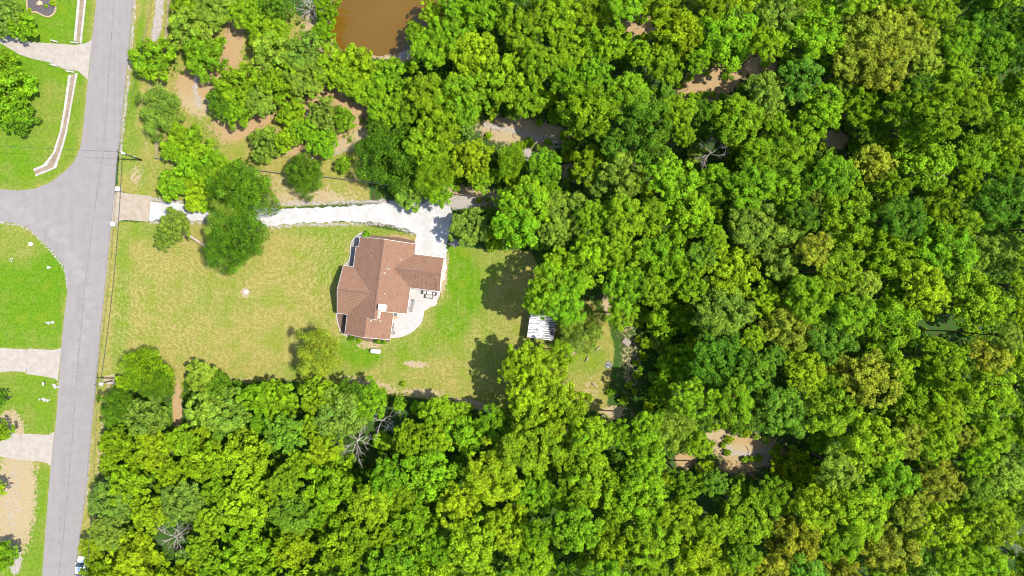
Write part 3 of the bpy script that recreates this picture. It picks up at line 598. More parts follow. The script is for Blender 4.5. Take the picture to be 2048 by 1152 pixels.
# labels
LM = [('the brown pond',760,60),('the fenced yard\'s orange dirt',463,110),('the front fence corner',330,300),('the gravel drive bend',860,400),('the sandy clearing',1050,270),('the orange dirt clearing',1420,168),
 ('the small shed',1080,650),('the fire pit clearing',1225,730),('the sandy forest trail',1480,895),('the upper right corner',2000,60),('the right edge\'s middle',2000,420),('the east wood\'s dark gap',1900,650),
 ('the lower right corner',1980,1080),('the bottom edge\'s middle',1050,1100),('the road at bottom left',230,1050),('the lawn\'s bottom edge',620,800),('the fallen dead limbs',715,885),('the heart of the east wood',1500,500),
 ('the tan bare spot',1670,280),('the bottom-left dead tree',345,1075),('the top edge above the shed',1180,60),('the bottom edge\'s right half',1420,1080),('the wood above the trail',1700,800),('the neighbour\'s lawn',20,200),
 ('the wood past the drive',1250,430),('the lower-left utility pole',260,790),('the wood below the fire pit',1150,930),('the bottom edge\'s right end',1700,1080),('the top edge\'s right half',1560,40),('the wood left of the gap',1720,620)]
LT = ['' for _ in LM]; zones = {}
for t in ALLTREES:
    if t['lab']: continue
    k = min(range(len(LM)), key=lambda i: math.hypot(LM[i][1]-t['px'], LM[i][2]-t['py'])); zones.setdefault((k, t['kind'] == 'bush'), []).append(t)
ORD = ['first','second','third','fourth','fifth','sixth','seventh','eighth','ninth','tenth','eleventh','twelfth','thirteenth','fourteenth','fifteenth','sixteenth','seventeenth','eighteenth','nineteenth','twentieth']
ORD += ['twenty-'+o for o in ORD[:9]]+['thirtieth']
for (k, bu), l in zones.items():
    l.sort(key=lambda t: t['px'])
    for i, t in enumerate(l):
        sz = 'large' if t['rp'] > 46 else ('small' if t['rp'] < 30 else 'medium')
        nm = {'oak': 'leafy tree', 'dense': 'round dense tree', 'pine': 'feathery tree', 'bush': 'bush'}[t['kind']]
        t['o']['label'] = '%s %s %s near %s, %s from left' % (sz, CN[t['c']], nm, LM[k][0], ORD[min(i, 29)])
# low leafy ground cover under the trees
def undergrowth():
    r = np.random.RandomState(4); n = 30000
    px = r.uniform(150, 2110, n); py = r.uniform(-30, 1180, n); g = np.zeros(n, bool)
    for c in CANOPY: g |= inpoly(px, py, c)
    for (hx, hy, ha, hb) in HOLES: g &= (((px-hx)/(ha+8))**2+((py-hy)/(hb+8))**2) > 1
    for pl in (LAWN, POND, OPEN, DR): g &= ~inpoly(px, py, pl)
    g &= ~((px < 800) & (py < 420) & (r.rand(n) < .75))
    px = px[g][:17000]; py = py[g][:17000]; n = len(px); q = 18
    cen = np.stack([(px-1024)*K, (576-py)*K, np.zeros(n)], 1); rad = r.uniform(.4, 1.5, (n, 1)); hh = r.uniform(.15, 1.3, (n, 1))
    d = r.normal(size=(n, q, 3)); d /= np.linalg.norm(d, axis=2)[:, :, None]; d[:, :, 2] = np.abs(d[:, :, 2])
    C = cen[:, None, :]+d*np.concatenate([rad, rad, hh], 1)[:, None, :]*r.uniform(.6, 1, (n, q, 1)); C[:, :, 2] += .05
    N_ = d+r.normal(size=d.shape)*.5+np.array([0, 0, .5]); C = C.reshape(-1, 3); N_ = N_.reshape(-1, 3); N_ /= np.linalg.norm(N_, axis=1)[:, None]
    t1 = np.cross(N_, r.normal(size=C.shape)); t1 /= np.linalg.norm(t1, axis=1)[:, None]; t2 = np.cross(N_, t1); S = r.uniform(.14, .32, (len(C), 1))
    V = np.stack([C+t1*S, C+t2*S*.7-N_*S*.25, C-t1*S, C-t2*S*.7-N_*S*.25], 1).reshape(-1, 3).astype(np.float32); nq = len(C)
    me = bpy.data.meshes.new('undergrowth'); me.vertices.add(nq*4); me.vertices.foreach_set('co', V.ravel())
    b = np.arange(nq, dtype=np.int32)*4; tri = np.stack([b, b+1, b+2, b, b+2, b+3], 1).ravel()
    me.loops.add(len(tri)); me.loops.foreach_set('vertex_index', tri); me.polygons.add(nq*2)
    me.polygons.foreach_set('loop_start', np.arange(0, len(tri), 3, dtype=np.int32)); me.polygons.foreach_set('loop_total', np.full(nq*2, 3, np.int32)); me.update(calc_edges=True)
    T = np.repeat(np.clip(np.repeat(r.uniform(.1, .8, n), q)+r.uniform(-.2, .2, nq), 0, 1), 2); U = np.repeat(np.repeat(r.uniform(.1, .9, n), q), 2)
    for nm, arr in (('tint', T), ('hue', U)): me.attributes.new(nm, 'FLOAT', 'FACE').data.foreach_set('value', arr.astype(np.float32))
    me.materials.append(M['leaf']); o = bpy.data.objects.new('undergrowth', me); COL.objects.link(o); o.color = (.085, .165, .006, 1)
    tag(o, 'low leafy undergrowth covering the forest floor', 'undergrowth', None, 'stuff')
undergrowth()
def litter():
    r = random.Random(12); m = MB()
    for (x, y, a, b) in ((1420,168,60,25),(1050,268,90,25),(1500,900,70,30),(1250,700,35,100),(460,95,18,60),(500,245,50,20),(650,215,60,30),(590,300,50,20),(1278,58,25,20),(1670,280,22,18),(950,388,60,10)):
        for k in range(int(a*b/300)+3):
            px, py = x+r.uniform(-a, a), y+r.uniform(-b, b); X, Y, _ = P(px, py); t = r.uniform(0, 6.3); L = r.uniform(.5, 2.2)
            m.tube([(X, Y, .06), (X+math.cos(t)*L*.5, Y+math.sin(t)*L*.5, .12), (X+math.cos(t+.3)*L, Y+math.sin(t+.3)*L, .08)], [.07, .05, .02], 4)
    tag(m.build('fallen_branches', M['bark']), 'fallen sticks strewn over the forest clearings', 'branches', None, 'stuff')
litter()
# dead trees
def dead(px, py, h, lab, spread=3.0, seed=1, n=9, lying=None, thick=.16):
    r = random.Random(seed); x, y, _ = P(px, py, h*.7); e = empty('dead_tree', (x, y, 0)); tag(e, lab, 'dead tree', 'bare dead trees')
    m = MB(); m.tube([(0,0,0), (.1,.05,h*.35), (0,.1,h*.6)], [thick*1.3, thick, thick*.8], 7); m.build('trunk', M['deadwood'], e, True)
    for k in range(n):
        a = k*2*math.pi/n+r.uniform(-.4, .4); b = MB(); z0 = h*r.uniform(.35, .6)
        def grow(p, a, L, rad, dep):
            pts = [p]; q = Vector(p); aa = a
            for s_ in range(3):
                aa += r.uniform(-.4, .4); q = q+Vector((math.cos(aa)*L/3, math.sin(aa)*L/3, L*r.uniform(.05, .2))); pts.append(tuple(q))
            b.tube(pts, [rad, rad*.8, rad*.6, rad*.3], 5)
            if dep:
                for _ in range(4): grow(pts[r.choice((1, 2, 3))], aa+r.uniform(-1.1, 1.1), L*r.uniform(.45, .7), rad*.55, dep-1)
        grow((0, 0, z0), a, spread*r.uniform(.6, 1.0), thick*.40, 2); b.build('branch', M['deadwood'], e, True)
dead(615,12,6,'pale grey bare tree beside the left shore of the brown pond',2.6,1)
dead(345,1078,9,'pale grey bare tree in the wood at bottom left',3.0,2,8)
dead(712,885,11,'bare white-limbed tree standing below the lawn in the south wood',3.6,3,7,thick=.22)
dead(762,845,10,'bare tan-limbed tree close under the lawn edge, right of the white-limbed one',3.0,4,6,thick=.18)
dead(1428,302,16,'bare brown-grey tree in the wood below the orange dirt clearing',2.8,5,8)
dead(1900,1080,19,'pale bare tree near lower right corner, left of two',3.4,6,9)
dead(2025,1090,20,'pale bare tree at the right edge, lower right corner',4.0,7,10)
dead(628,236,6,'small grey bare snag in the thicket south of the pond',1.8,8,7,thick=.1)
dead(1700,345,14,'thin bare tree beside the olive crown right of the tan bare spot',2.2,9,6,thick=.1)

# ------------------------------------------------------------------ house
HA = math.radians(-7.3); HO = P(755, 580)
house = empty('house', (HO[0], HO[1], 0), HA)
tag(house, 'single-storey house with brown shingle roof and white chimney on the lawn', 'house')
PM = .5; ZR = 6.08; XR = 1.15
def zw(x): return ZR-(XR-x)*PM
def ze(x): return ZR-(x-XR)*PM
def zs(x): return 5.205-(x+.6)*.44
def roof(name, pts, mat, up):       # top sheet + underside; up: 'x' or 'y' is the slope axis
    m = MB(); p = [Vector(q) for q in pts]; n = (p[1]-p[0]).cross(p[2]-p[1])
    if n.z < 0: p.reverse()
    uv = [((q.y, (q.x)*1.118) if up == 'x' else (q.x, q.y*1.118)) for q in p]
    m.poly([tuple(q) for q in p], uv); m.poly([(q.x, q.y, q.z-.12) for q in reversed(p)], uv[::-1])
    return m.build(name, mat, house)
gx0 = XR+(ZR-4.71)/PM
roof('roof_slope', [(-5.21,10.95-2.1,zw(-5.21)),(-4.55,8.85,zw(-4.55)),(-4.55,10.95,zw(-4.55)),(XR,10.95,ZR),(XR,-6.1,ZR),(-.6,-6.1,zw(-.6)),(-.6,-10.2,zw(-.6)),(-5.21,-10.2,zw(-5.21)),(-5.21,-5.95,zw(-5.21)),(0,-.75,zw(0)),(-5.21,4.4,zw(-5.21))], M['shingle'], 'x')
roof('roof_slope', [(XR,10.95,ZR),(7.5,10.95,ze(7.5)),(7.5,8.75,ze(7.5)),(gx0,5.13,ze(gx0)),(7.5,1.5,ze(7.5)),(7.5,-4.2,ze(7.5)),(1.8,-4.2,ze(1.8)),(1.8,-6.1,ze(1.8)),(XR,-6.1,ZR)], M['shingle'], 'x')
roof('roof_slope', [(gx0,5.13,4.71),(13.9,5.13,4.71),(13.9,8.75,2.9),(7.5,8.75,2.9)], M['shingle'], 'y')
roof('roof_slope', [(gx0,5.13,4.71),(7.5,1.5,2.9),(13.9,1.5,2.9),(13.9,5.13,4.71)], M['shingle_streak'], 'y')
roof('roof_slope', [(-7.4,-.75,5.5),(0,-.75,5.5),(-5.21,4.4,2.9),(-7.4,4.4,2.9)], M['shingle'], 'y')
roof('roof_slope', [(-7.4,-.75,5.5),(-7.4,-5.95,2.9),(-5.21,-5.95,2.9),(0,-.75,5.5)], M['shingle'], 'y')
roof('roof_slope', [(-.6,-10.2,5.205),(4.6,-10.2,zs(4.6)),(4.6,-4.0,zs(4.6)),(1.6,-4.0,zs(1.6)),(1.6,-6.0,zs(1.6)),(-.6,-6.0,5.205)], M['shingle'], 'x')
def caps(a, b):
    a = Vector(a); b = Vector(b); n = int((b-a).length/.42); m = MB()
    for k in range(n):
        p = a.lerp(b, k/n); q = a.lerp(b, (k+.93)/n); m.bar(p+Vector((0,0,.02)), q+Vector((0,0,.055)), .34, .05)
    m.build('ridge_cap', M['ridge'], house)
caps((XR,-6.08,ZR), (XR,10.9,ZR)); caps((gx0+.2,5.13,4.71), (13.85,5.13,4.71)); caps((-7.35,-.75,5.5), (-.1,-.75,5.5)); caps((-.6,-10.15,5.2), (-.6,-6.1,5.2))
def valley(a, b): MB().bar(Vector(a)+Vector((0,0,.015)), Vector(b)+Vector((0,0,.015)), .16, .03).build('valley_flashing', M['ridge'], house)
valley((0,-.75,5.5),(-5.21,4.4,2.9)); valley((0,-.75,5.5),(-5.21,-5.95,2.9)); valley((gx0,5.13,4.71),(7.5,8.75,2.9)); valley((gx0,5.13,4.71),(7.5,1.5,2.9))
def fascia(a, b):
    a = Vector(a); b = Vector(b); MB().bar(a-Vector((0,0,.1)), b-Vector((0,0,.1)), .07, .2).build('fascia', M['white'], house)
for a, b in (((-5.25,4.4,2.87),(-5.25,8.85,2.87)),((-5.25,8.88,2.88),(-4.55,8.88,3.2)),((-4.59,8.9,3.2),(-4.59,10.95,3.2)),((-4.55,10.99,3.22),(XR,10.99,ZR)),((XR,10.99,ZR),(7.5,10.99,2.9)),((7.54,8.8,2.9),(7.54,10.95,2.9)),
             ((7.5,8.79,2.9),(13.9,8.79,2.9)),((13.94,8.75,2.9),(13.94,5.13,4.71)),((13.94,5.13,4.71),(13.94,1.5,2.9)),((7.5,1.46,2.9),(13.9,1.46,2.9)),((7.54,-4.2,2.9),(7.54,1.45,2.9)),((4.6,-4.24,4.36),(7.5,-4.24,2.9)),((1.8,-4.24,5.75),(4.6,-4.24,4.36)),
             ((4.64,-10.2,2.92),(4.64,-4.3,2.92)),((-.6,-10.24,5.2),(4.6,-10.24,2.92)),((-5.21,-10.24,2.9),(-.6,-10.24,5.2)),((-5.25,-10.2,2.88),(-5.25,-6.0,2.88)),((-7.4,-5.99,2.9),(-5.3,-5.99,2.9)),((-7.44,-5.95,2.9),(-7.44,-.75,5.5)),((-7.44,-.75,5.5),(-7.44,4.4,2.9)),((-7.4,4.44,2.9),(-5.3,4.44,2.9)),((XR,-6.14,ZR),(-.6,-6.14,zw(-.6))),((XR,-6.14,ZR),(1.8,-6.14,5.75))): fascia(a, b)
# walls: one outline, gable ends above it
FT = [(-4.8,3.9),(-4.8,8.4),(-4.2,8.4),(-4.2,10.5),(7.0,10.5),(7.0,8.3),(13.45,8.3),(13.45,1.95),(7.0,1.95),(7.0,-3.8),(4.15,-3.8),(4.15,-9.8),(-4.8,-9.8),(-4.8,-5.5)]
m = MB(); n = len(FT)
for i in range(n):
    (a, b), (c, d) = FT[i], FT[(i+1) % n]
    if i == n-1: continue
    m.poly([(c, d, 0), (a, b, 0), (a, b, 2.95), (c, d, 2.95)])
m.poly([(-4.8,3.9,0),(-4.8,-5.5,0),(-4.8,-5.5,2.95),(-4.8,3.9,2.95)])
for pts in ([(13.45,1.95,2.9),(13.45,8.3,2.9),(13.45,5.13,4.5)], [(-4.2,10.5,2.9),(XR,10.5,5.9),(7,10.5,2.9)], [(-4.8,-9.8,2.9),(4.15,-9.8,2.9),(-.6,-9.8,5.05)], [(7,-3.8,2.9),(1.8,-3.8,2.9),(1.8,-3.8,5.5)]): m.poly(pts)
m.build('wall', M['siding'], house)
MB().poly([(-.6,-5.98,4.9),(1.72,-5.98,3.9),(1.72,-5.98,5.7),(XR,-5.98,5.95),(-.6,-5.98,5.08)]).poly([(1.72,-5.98,3.9),(1.72,-3.9,3.9),(1.72,-3.9,5.7),(1.72,-5.98,5.7)]).build('clerestory_wall', M['white'], house)
MB().box((1.95,-5.0,4.16),(.32,1.75,.06)).build('flashing', M['white'], house)
# porch posts and slab under the west gable
for y in (4.0, 1.2, -2.7, -5.55): MB().box((-7.1, y, 1.42),(.22,.22,2.84)).build('porch_post', M['white'], house)
MB().box((-6.1,-.75,.08),(2.5,9.9,.2)).build('porch_floor', M['conc'], house)
MB().poly([(-7.15,4.1,2.95),(-7.15,-5.65,2.95),(-7.15,-.75,5.3)]).build('porch_gable', M['white'], house)
# chimney
cx0, cy0 = 2.75, -3.3
MB().box((cx0,cy0,5.8),(1.5,1.15,2.0)).build('chimney_stack', M['white'], house)
MB().box((cx0,cy0,6.84),(1.66,1.3,.1)).build('chimney_cap', M['metal_white'], house)
MB().tube([(cx0-.35,cy0,6.88),(cx0-.35,cy0,7.15)], .2, 14).build('flue', M['metal_white'], house)
MB().tube([(cx0-.35,cy0,7.14),(cx0-.35,cy0,7.17)], .13, 12).build('flue_opening', M['black'], house)
def vent(px, py, z, b=.3):
    c = house.matrix_basis
    x, y, _ = P(px, py, z); lx = (x-HO[0])*math.cos(HA)+(y-HO[1])*math.sin(HA); ly = -(x-HO[0])*math.sin(HA)+(y-HO[1])*math.cos(HA)
    zz = ze(lx) if lx > XR and ly > -6 else zs(lx)
    e = MB().box((lx, ly, zz+.12), (b, b, .34), 0, .8).build('roof_vent', M['conc_white'], house); return e
vent(800,519,4.6,.3); vent(777,538,5.4,.42); vent(773,537,5.6,.2); vent(769,546,5.6,.36); vent(769,587.5,5.4,.34); vent(741.5,641.7,5,.42); vent(760,642,4.4,.34); vent(742,512,5.5,.2)
# openings
def window(x, y, w_, h_, z, ax, sgn):       # ax: wall normal axis
    d = .08*sgn
    def bx(cx_, cz, ww, hh, t, off): return MB().box((x+off, y+cx_, z+cz), (t, ww, hh)) if ax == 'x' else MB().box((x+cx_, y+off, z+cz), (ww, t, hh))
    f = bx(0, 0, w_+.2, h_+.2, .06, d*.5).build('window', M['white'], house); bx(0, 0, w_, h_, .03, d*1.05).build('pane', M['glass'], f); bx(0, -h_/2-.12, w_+.3, .06, .14, d).build('sill', M['white'], f)
for a in ((-4.2,9.3,.9,1.3,1.6,'x',-1),(-4.8,6.5,1.6,1.4,1.6,'x',-1),(-4.8,1.8,1.4,1.5,1.6,'x',-1),(-4.8,-3.5,1.4,1.5,1.6,'x',-1),(-4.8,-7.8,1.5,1.3,1.6,'x',-1),(2.5,10.5,1.4,1.3,1.6,'y',1),(-1.5,10.5,1.4,1.3,1.6,'y',1),
          (-2.8,-9.8,1.4,1.2,1.6,'y',-1),(1.8,-9.8,1.4,1.2,1.6,'y',-1),(4.15,-8,1.4,1.2,1.6,'x',1),(7.0,-.8,1.8,1.5,1.5,'x',1),(13.45,5.1,1.0,1.0,1.7,'x',1),(10.2,1.95,1.2,1.0,1.7,'y',-1)): window(*a)
d1 = MB().box((-4.84,-.8,1.2),(.08,1.1,2.1)).build('front_door', M['tanwood'], house); MB().box((-4.92,-.4,1.1),(.08,.06,.14)).build('handle', M['black'], d1)
d2 = MB().box((4.19,-5.4,1.1),(.08,1.8,2.1)).build('patio_door', M['glass'], house); MB().box((4.26,-5.4,1.1),(.06,.05,.3)).build('handle', M['black'], d2)
for x in (9.1, 12.0):
    g = MB().box((x, 8.34, 1.15), (2.5, .07, 2.2)).build('garage_door', M['white'], house)
    for k in range(4): MB().box((x, 8.385, .35+k*.53), (2.36, .03, .44)).build('panel', M['metal_white'], g)
MB().box((10.2,5.1,.06),(6.3,6.2,.1)).build('garage_floor', M['conc'], house)

# patio, beds, curbs
PT = [(786,624),(800,620),(817,600),(820,577),(880,581),(879.8,590.7),(874,601.6),(874.5,606),(872,610.5),(868,612.8),(863,613),(848.4,622),(847,633),(844.8,641.7),(840,650),(834,656),(825,664),(814.4,669.6),(806,673),(797.4,675),(790,676),(782.3,675.7),(782,650)]
sheet_p = slab(gp(PT), -.05, .10).build('patio', M['patio']); sheet_p['kind'] = 'structure'
slab(gp([(884.5,517),(890,518),(883,583),(878,583)]), -.05, .05).build('side_walk', M['conc_white'])['kind'] = 'structure'
def curb(name, pts, wd=.22, z=.16, mat='conc_white'):
    m = MB(); g = [Vector((*P(a, b)[:2], z/2)) for a, b in pts]
    for a, b in zip(g, g[1:]): m.bar(a, b, wd, z)
    o = m.build(name, M[mat]); return o
c1 = [(727,465),(719,468),(713,472),(707.5,478),(703.5,484),(701.3,490),(701,500),(700.3,512),(698,521),(694,526),(688,530)]
c2 = [(673,626),(674.7,641.7),(677.5,652),(681,661),(686,668),(696,673)]
slab(gp(c1+[(706,532),(712,520),(722,494),(728,474)]), -.02, .03).build('planting_bed', simple('grey_bed', (.15,.135,.12), .95, var=.25, scale=5))['kind'] = 'structure'
slab(gp(c2+[(700,668),(702,631)]), -.02, .03).build('planting_bed', M['brown_mulch'])['kind'] = 'structure'
slab(gp([(740,470),(800,475),(829,482),(831,492),(760,484),(738,480)]), -.02, .03).build('planting_bed', M['brown_mulch'])['kind'] = 'structure'
slab(gp([(700,666),(780,676),(779,684),(740,683),(702,674)]), -.02, .03).build('planting_bed', M['brown_mulch'])['kind'] = 'structure'
tag(curb('bed_kerb', c1), 'curved pale concrete kerb around the bed at the northwest of the house', 'garden kerb')
tag(curb('bed_kerb', c2), 'curved pale concrete kerb around the bed at the southwest of the house', 'garden kerb')
# ------------------------------------------------------------------ propane tank
def propane():
    e = empty('propane_tank', P(752.5,702,0), math.radians(-4)); tag(e, 'white horizontal propane tank on the grass below the house', 'gas tank')
    m = MB(); prof = [(-1.2,.05),(-1.14,.25),(-1.0,.40),(-.85,.48),(.85,.48),(1.0,.40),(1.14,.25),(1.2,.05)]
    m.tube([(a, 0, .75) for a, _ in prof], [b for _, b in prof], 18); m.build('tank', M['metal_white'], e, True)
    MB().tube([(0,0,1.2),(0,0,1.38)], .2, 12).build('valve_dome', M['metal_white'], e)
    for s in (-.7, .7): MB().box((s,0,.17),(.12,.8,.34)).build('leg', M['metal_white'], e)
propane()
# ------------------------------------------------------------------ patio things
PZ = .10
def at(px, py, z=PZ, rz=0, name='x'): x, y, _ = P(px, py); return empty(name, (x, y, z), rz)
def armchair(px, py, rz, lab):
    e = at(px, py, PZ, rz, 'patio_armchair'); tag(e, lab, 'armchair', 'wicker patio armchairs')
    MB().box((0,0,.2),(.8,.8,.24)).build('frame', M['wicker'], e); MB().box((0,.34,.55),(.8,.14,.5)).build('backrest', M['wicker'], e)
    for s in (-.36,.36): MB().box((s,-.04,.45),(.1,.7,.26)).build('armrest', M['wicker'], e)
    MB().box((0,-.05,.38),(.58,.6,.12)).build('cushion', M['grey_fabric'], e)
armchair(849.6,584.8,HA+math.pi/2,'dark wicker armchair with grey cushion under the garage eave, patio left side')
armchair(870,587.6,HA-math.pi/2,'dark wicker armchair with grey cushion near the patio\'s right edge')
e = at(859,592.8,PZ,HA,'patio_sofa'); tag(e,'dark wicker patio sofa with grey cushions between the two armchairs','sofa')
MB().box((0,0,.2),(1.75,.85,.24)).build('frame', M['wicker'], e); MB().box((0,-.36,.55),(1.75,.14,.5)).build('backrest', M['wicker'], e)
for s in (-.83,.83): MB().box((s,.03,.45),(.1,.72,.26)).build('armrest', M['wicker'], e)
for s in (-.52,0,.52): MB().box((s,.03,.38),(.48,.62,.12)).build('cushion', M['grey_fabric'], e)
e = at(859,586.2,PZ,HA,'coffee_table'); tag(e,'low white coffee table between the two wicker armchairs','table')
MB().box((0,0,.38),(.9,.5,.04)).build('tabletop', M['white'], e)
for a,b in ((-1,-1),(1,-1),(1,1),(-1,1)): MB().box((a*.4,b*.2,.18),(.05,.05,.36)).build('leg', M['white'], e)
def slingchair(px, py, rz, lab):
    e = at(px, py, PZ, rz, 'metal_chair'); tag(e, lab, 'chair', 'black metal chairs along the patio wall')
    m = MB()
    for k in range(5): m.bar((-.22+k*.11,-.22,.43),(-.22+k*.11,.22,.41),.03,.02)
    m.build('seat', M['black'], e)
    MB().tube([(-.26,.22,.42),(-.24,.34,.85),(0,.38,.95),(.24,.34,.85),(.26,.22,.42)],.025,6).tube([(0,.24,.42),(0,.38,.94)],.02,5).build('backrest', M['black'], e)
    for s in (-.27,.27):
        MB().tube([(s,-.3,0),(s,-.2,.62),(s,.24,.66)],.025,6).build('armrest', M['black'], e)
        MB().tube([(s,.34,0),(s,.2,.42)],.025,6).build('leg', M['black'], e); MB().tube([(s,-.24,0),(s,-.22,.42)],.025,6).build('leg', M['black'], e)
for (x,y,a,l) in ((827.5,601.6,.4,'uppermost'),(827,607.8,.9,'second from the top'),(824.5,614.6,2.2,'third from the top'),(824,620.3,1.6,'lowest')): slingchair(x,y,a,'%s of the black metal chairs along the east wall on the patio' % l)
e = at(791,629,PZ,HA,'barbecue_grill'); tag(e,'black barbecue grill in the inner corner of the patio','grill')
MB().box((0,0,.75),(.85,.55,.25)).build('firebox', M['black'], e); MB().tube([(-.42,.02,.88),(.42,.02,.88)],.24,12).build('lid', simple('dark_lid',(.09,.09,.09),.4), e)
for s in (-.62,.62): MB().box((s,0,.85),(.34,.45,.04)).build('side_shelf', M['grey_fabric'], e)
for a,b in ((-1,-1),(1,-1),(1,1),(-1,1)): MB().box((a*.36,b*.22,.31),(.05,.05,.62)).build('leg', M['black'], e)
e = at(790.5,635.5,PZ,HA,'storage_chest'); tag(e,'tan wooden storage chest beside the barbecue grill','chest')
MB().box((0,0,.24),(.78,.5,.48)).build('box', M['tanwood'], e); MB().box((0,0,.51),(.84,.56,.05)).build('lid', M['tanwood'], e)
e = at(786.8,665.5,PZ,0,'tyre_ring'); tag(e,'dark ring lying on the patio near its lower left corner','ring')
MB().tube([(math.cos(k*math.pi/10)*.3, math.sin(k*math.pi/10)*.3, .1) for k in range(21)],.075,8,False).build('ring', M['wicker'], e, True)
for k in range(4):
    e = at(788.3-k*.5,648+k*3.4,PZ,0,'flower_pot'); tag(e,'%s of the four pale pots lined along the patio wall' % ('uppermost','second from top','third from top','lowest')[k],'flower pot','pale pots along the patio wall')
    MB().tube([(0,0,0),(0,0,.28)],[.11,.17],12).build('pot', M['conc_white'], e); MB().tube([(0,0,.265),(0,0,.285)],.13,10).build('soil', M['mulch'], e)

# ------------------------------------------------------------------ shed partly under the trees
sh = empty('shed', P(1083,650), math.radians(-8)); tag(sh, 'small shed with a stained white ribbed metal roof beneath tall trees', 'shed')
MB().poly([(-2.9,-2.9,3.0),(2.9,-2.9,2.5),(2.9,3.2,2.5),(-2.9,3.2,3.0)]).poly([(-2.9,3.2,2.94),(2.9,3.2,2.44),(2.9,-2.9,2.44),(-2.9,-2.9,2.94)]).build('roof', M['shed_metal'], sh)
for k in range(13):
    y = -2.85+k*.5; MB().bar((-2.9,y,3.03),(2.9,y,2.53),.09,.06).build('roof_rib', M['shed_metal'], sh)
for k in range(12):
    if k % 1 == 0: MB().bar((.2+.25*(k%3),-2.6+k*.5,2.77-.02*(k%3)),(2.8,-2.6+k*.5,2.55),.2,.05).build('batten', M['black'], sh)
for a,b,c,d in ((-2.6,.15,.1,5.6),(2.6,.15,.1,5.6),(0,-2.6,5.2,.1),(0,2.9,5.2,.1)): MB().box((a,b,1.2),(c,d,2.4)).build('wall', M['old_wood'], sh)
MB().box((-2.68,.2,1.05),(.06,1.1,2.0)).build('door', M['white'], sh)
# ------------------------------------------------------------------ fence
def fence():
    path = [(341,-10),(340,34),(335,83),(327,154),(324,193),(319,263),(316,318),(351,322),(430,331),(480,337),(560,347),(670,357),(722,363),(800,375),(905,389),(1012,400),(1013,378)]
    e = empty('rail_fence', (0,0,0)); tag(e, 'dark post-and-rail fence around the wooded yard above the gravel drive', 'fence')
    first = True; pp = None; k = 0
    for (a, b), (c, d) in zip(path, path[1:]):
        A = Vector(P(a, b)); B = Vector(P(c, d)); n = max(1, round((B-A).length/2.6))
        mat = M['pale_wood'] if b < 300 else M['old_wood']
        for i in range(n):
            p = A.lerp(B, i/n); q = A.lerp(B, (i+1)/n)
            MB().box((p.x, p.y, .7), (.14, .14, 1.4)).build('post', mat, e)
            for z in (.45, .85, 1.25): MB().bar((p.x, p.y, z), (q.x, q.y, z), .06, .14).build('rail', mat, e)
    MB().box((*P(*path[-1])[:2], .7), (.14, .14, 1.4)).build('post', M['old_wood'], e)
fence()
# ------------------------------------------------------------------ utility poles and cables
def pole(px, py, h, lab):
    x, y, _ = P(px, py); e = empty('utility_pole', (x, y, 0)); tag(e, lab, 'utility pole', 'wooden utility poles along the road')
    MB().tube([(0,0,0),(0,0,h*.5),(0,0,h)], [.19,.16,.13], 10).build('pole', M['creosote'], e, True)
    MB().bar((-.05,-.7,h-.5),(-.05,.7,h-.5),.12,.12).build('crossarm', M['creosote'], e)
    for s in (-.6, 0, .6): MB().tube([(-.05,s,h-.44),(-.05,s,h-.22)],[.05,.07],8).build('insulator', M['conc_white'], e)
    MB().tube([(.3,0,h-2.1),(.3,0,h-1.2)],.25,12).build('transformer', simple('transformer_grey',(.4,.41,.41),.5), e)
    MB().box((.25,.1,h*.35),(.2,.2,.4)).build('meter_box', M['grey_fabric'], e)
    return Vector((x, y, h))
p1 = pole(283,320,9.3,'tall dark wooden utility pole opposite the side street, upper of two')
p2 = pole(243,757,9.6,'tall dark wooden utility pole by the road above the lower left wood')
def cable(a, b, sag, lab, r=.028, grp='overhead cables'):
    a = Vector(a); b = Vector(b); pts = []
    for k in range(25): t = k/24; p = a.lerp(b, t); p.z -= sag*4*t*(1-t); pts.append(tuple(p))
    o = MB().tube(pts, r, 5).build('power_cable', M['wire']); tag(o, lab, 'cable', grp)
cable(p1+Vector((0,0,-.2)), P(-160,283,8.5), .5, 'overhead cable crossing the neighbour\'s lawn from the upper pole')
cable(p1+Vector((0,.6,-.25)), p2+Vector((0,.6,-.25)), 1.0, 'overhead cable strung between the two poles, nearer the road')
cable(p1+Vector((.1,0,-1.6)), p2+Vector((.1,0,-1.6)), 1.2, 'lower overhead cable between the two poles', .045)
cable(p2+Vector((0,-.6,-.25)), P(165,1250,9.3), .8, 'overhead cable running down past the bottom left wood')
cable(p1+Vector((0,.6,-.25)), P(318,-90,9.3), .8, 'overhead cable running up beside the road towards the top edge')
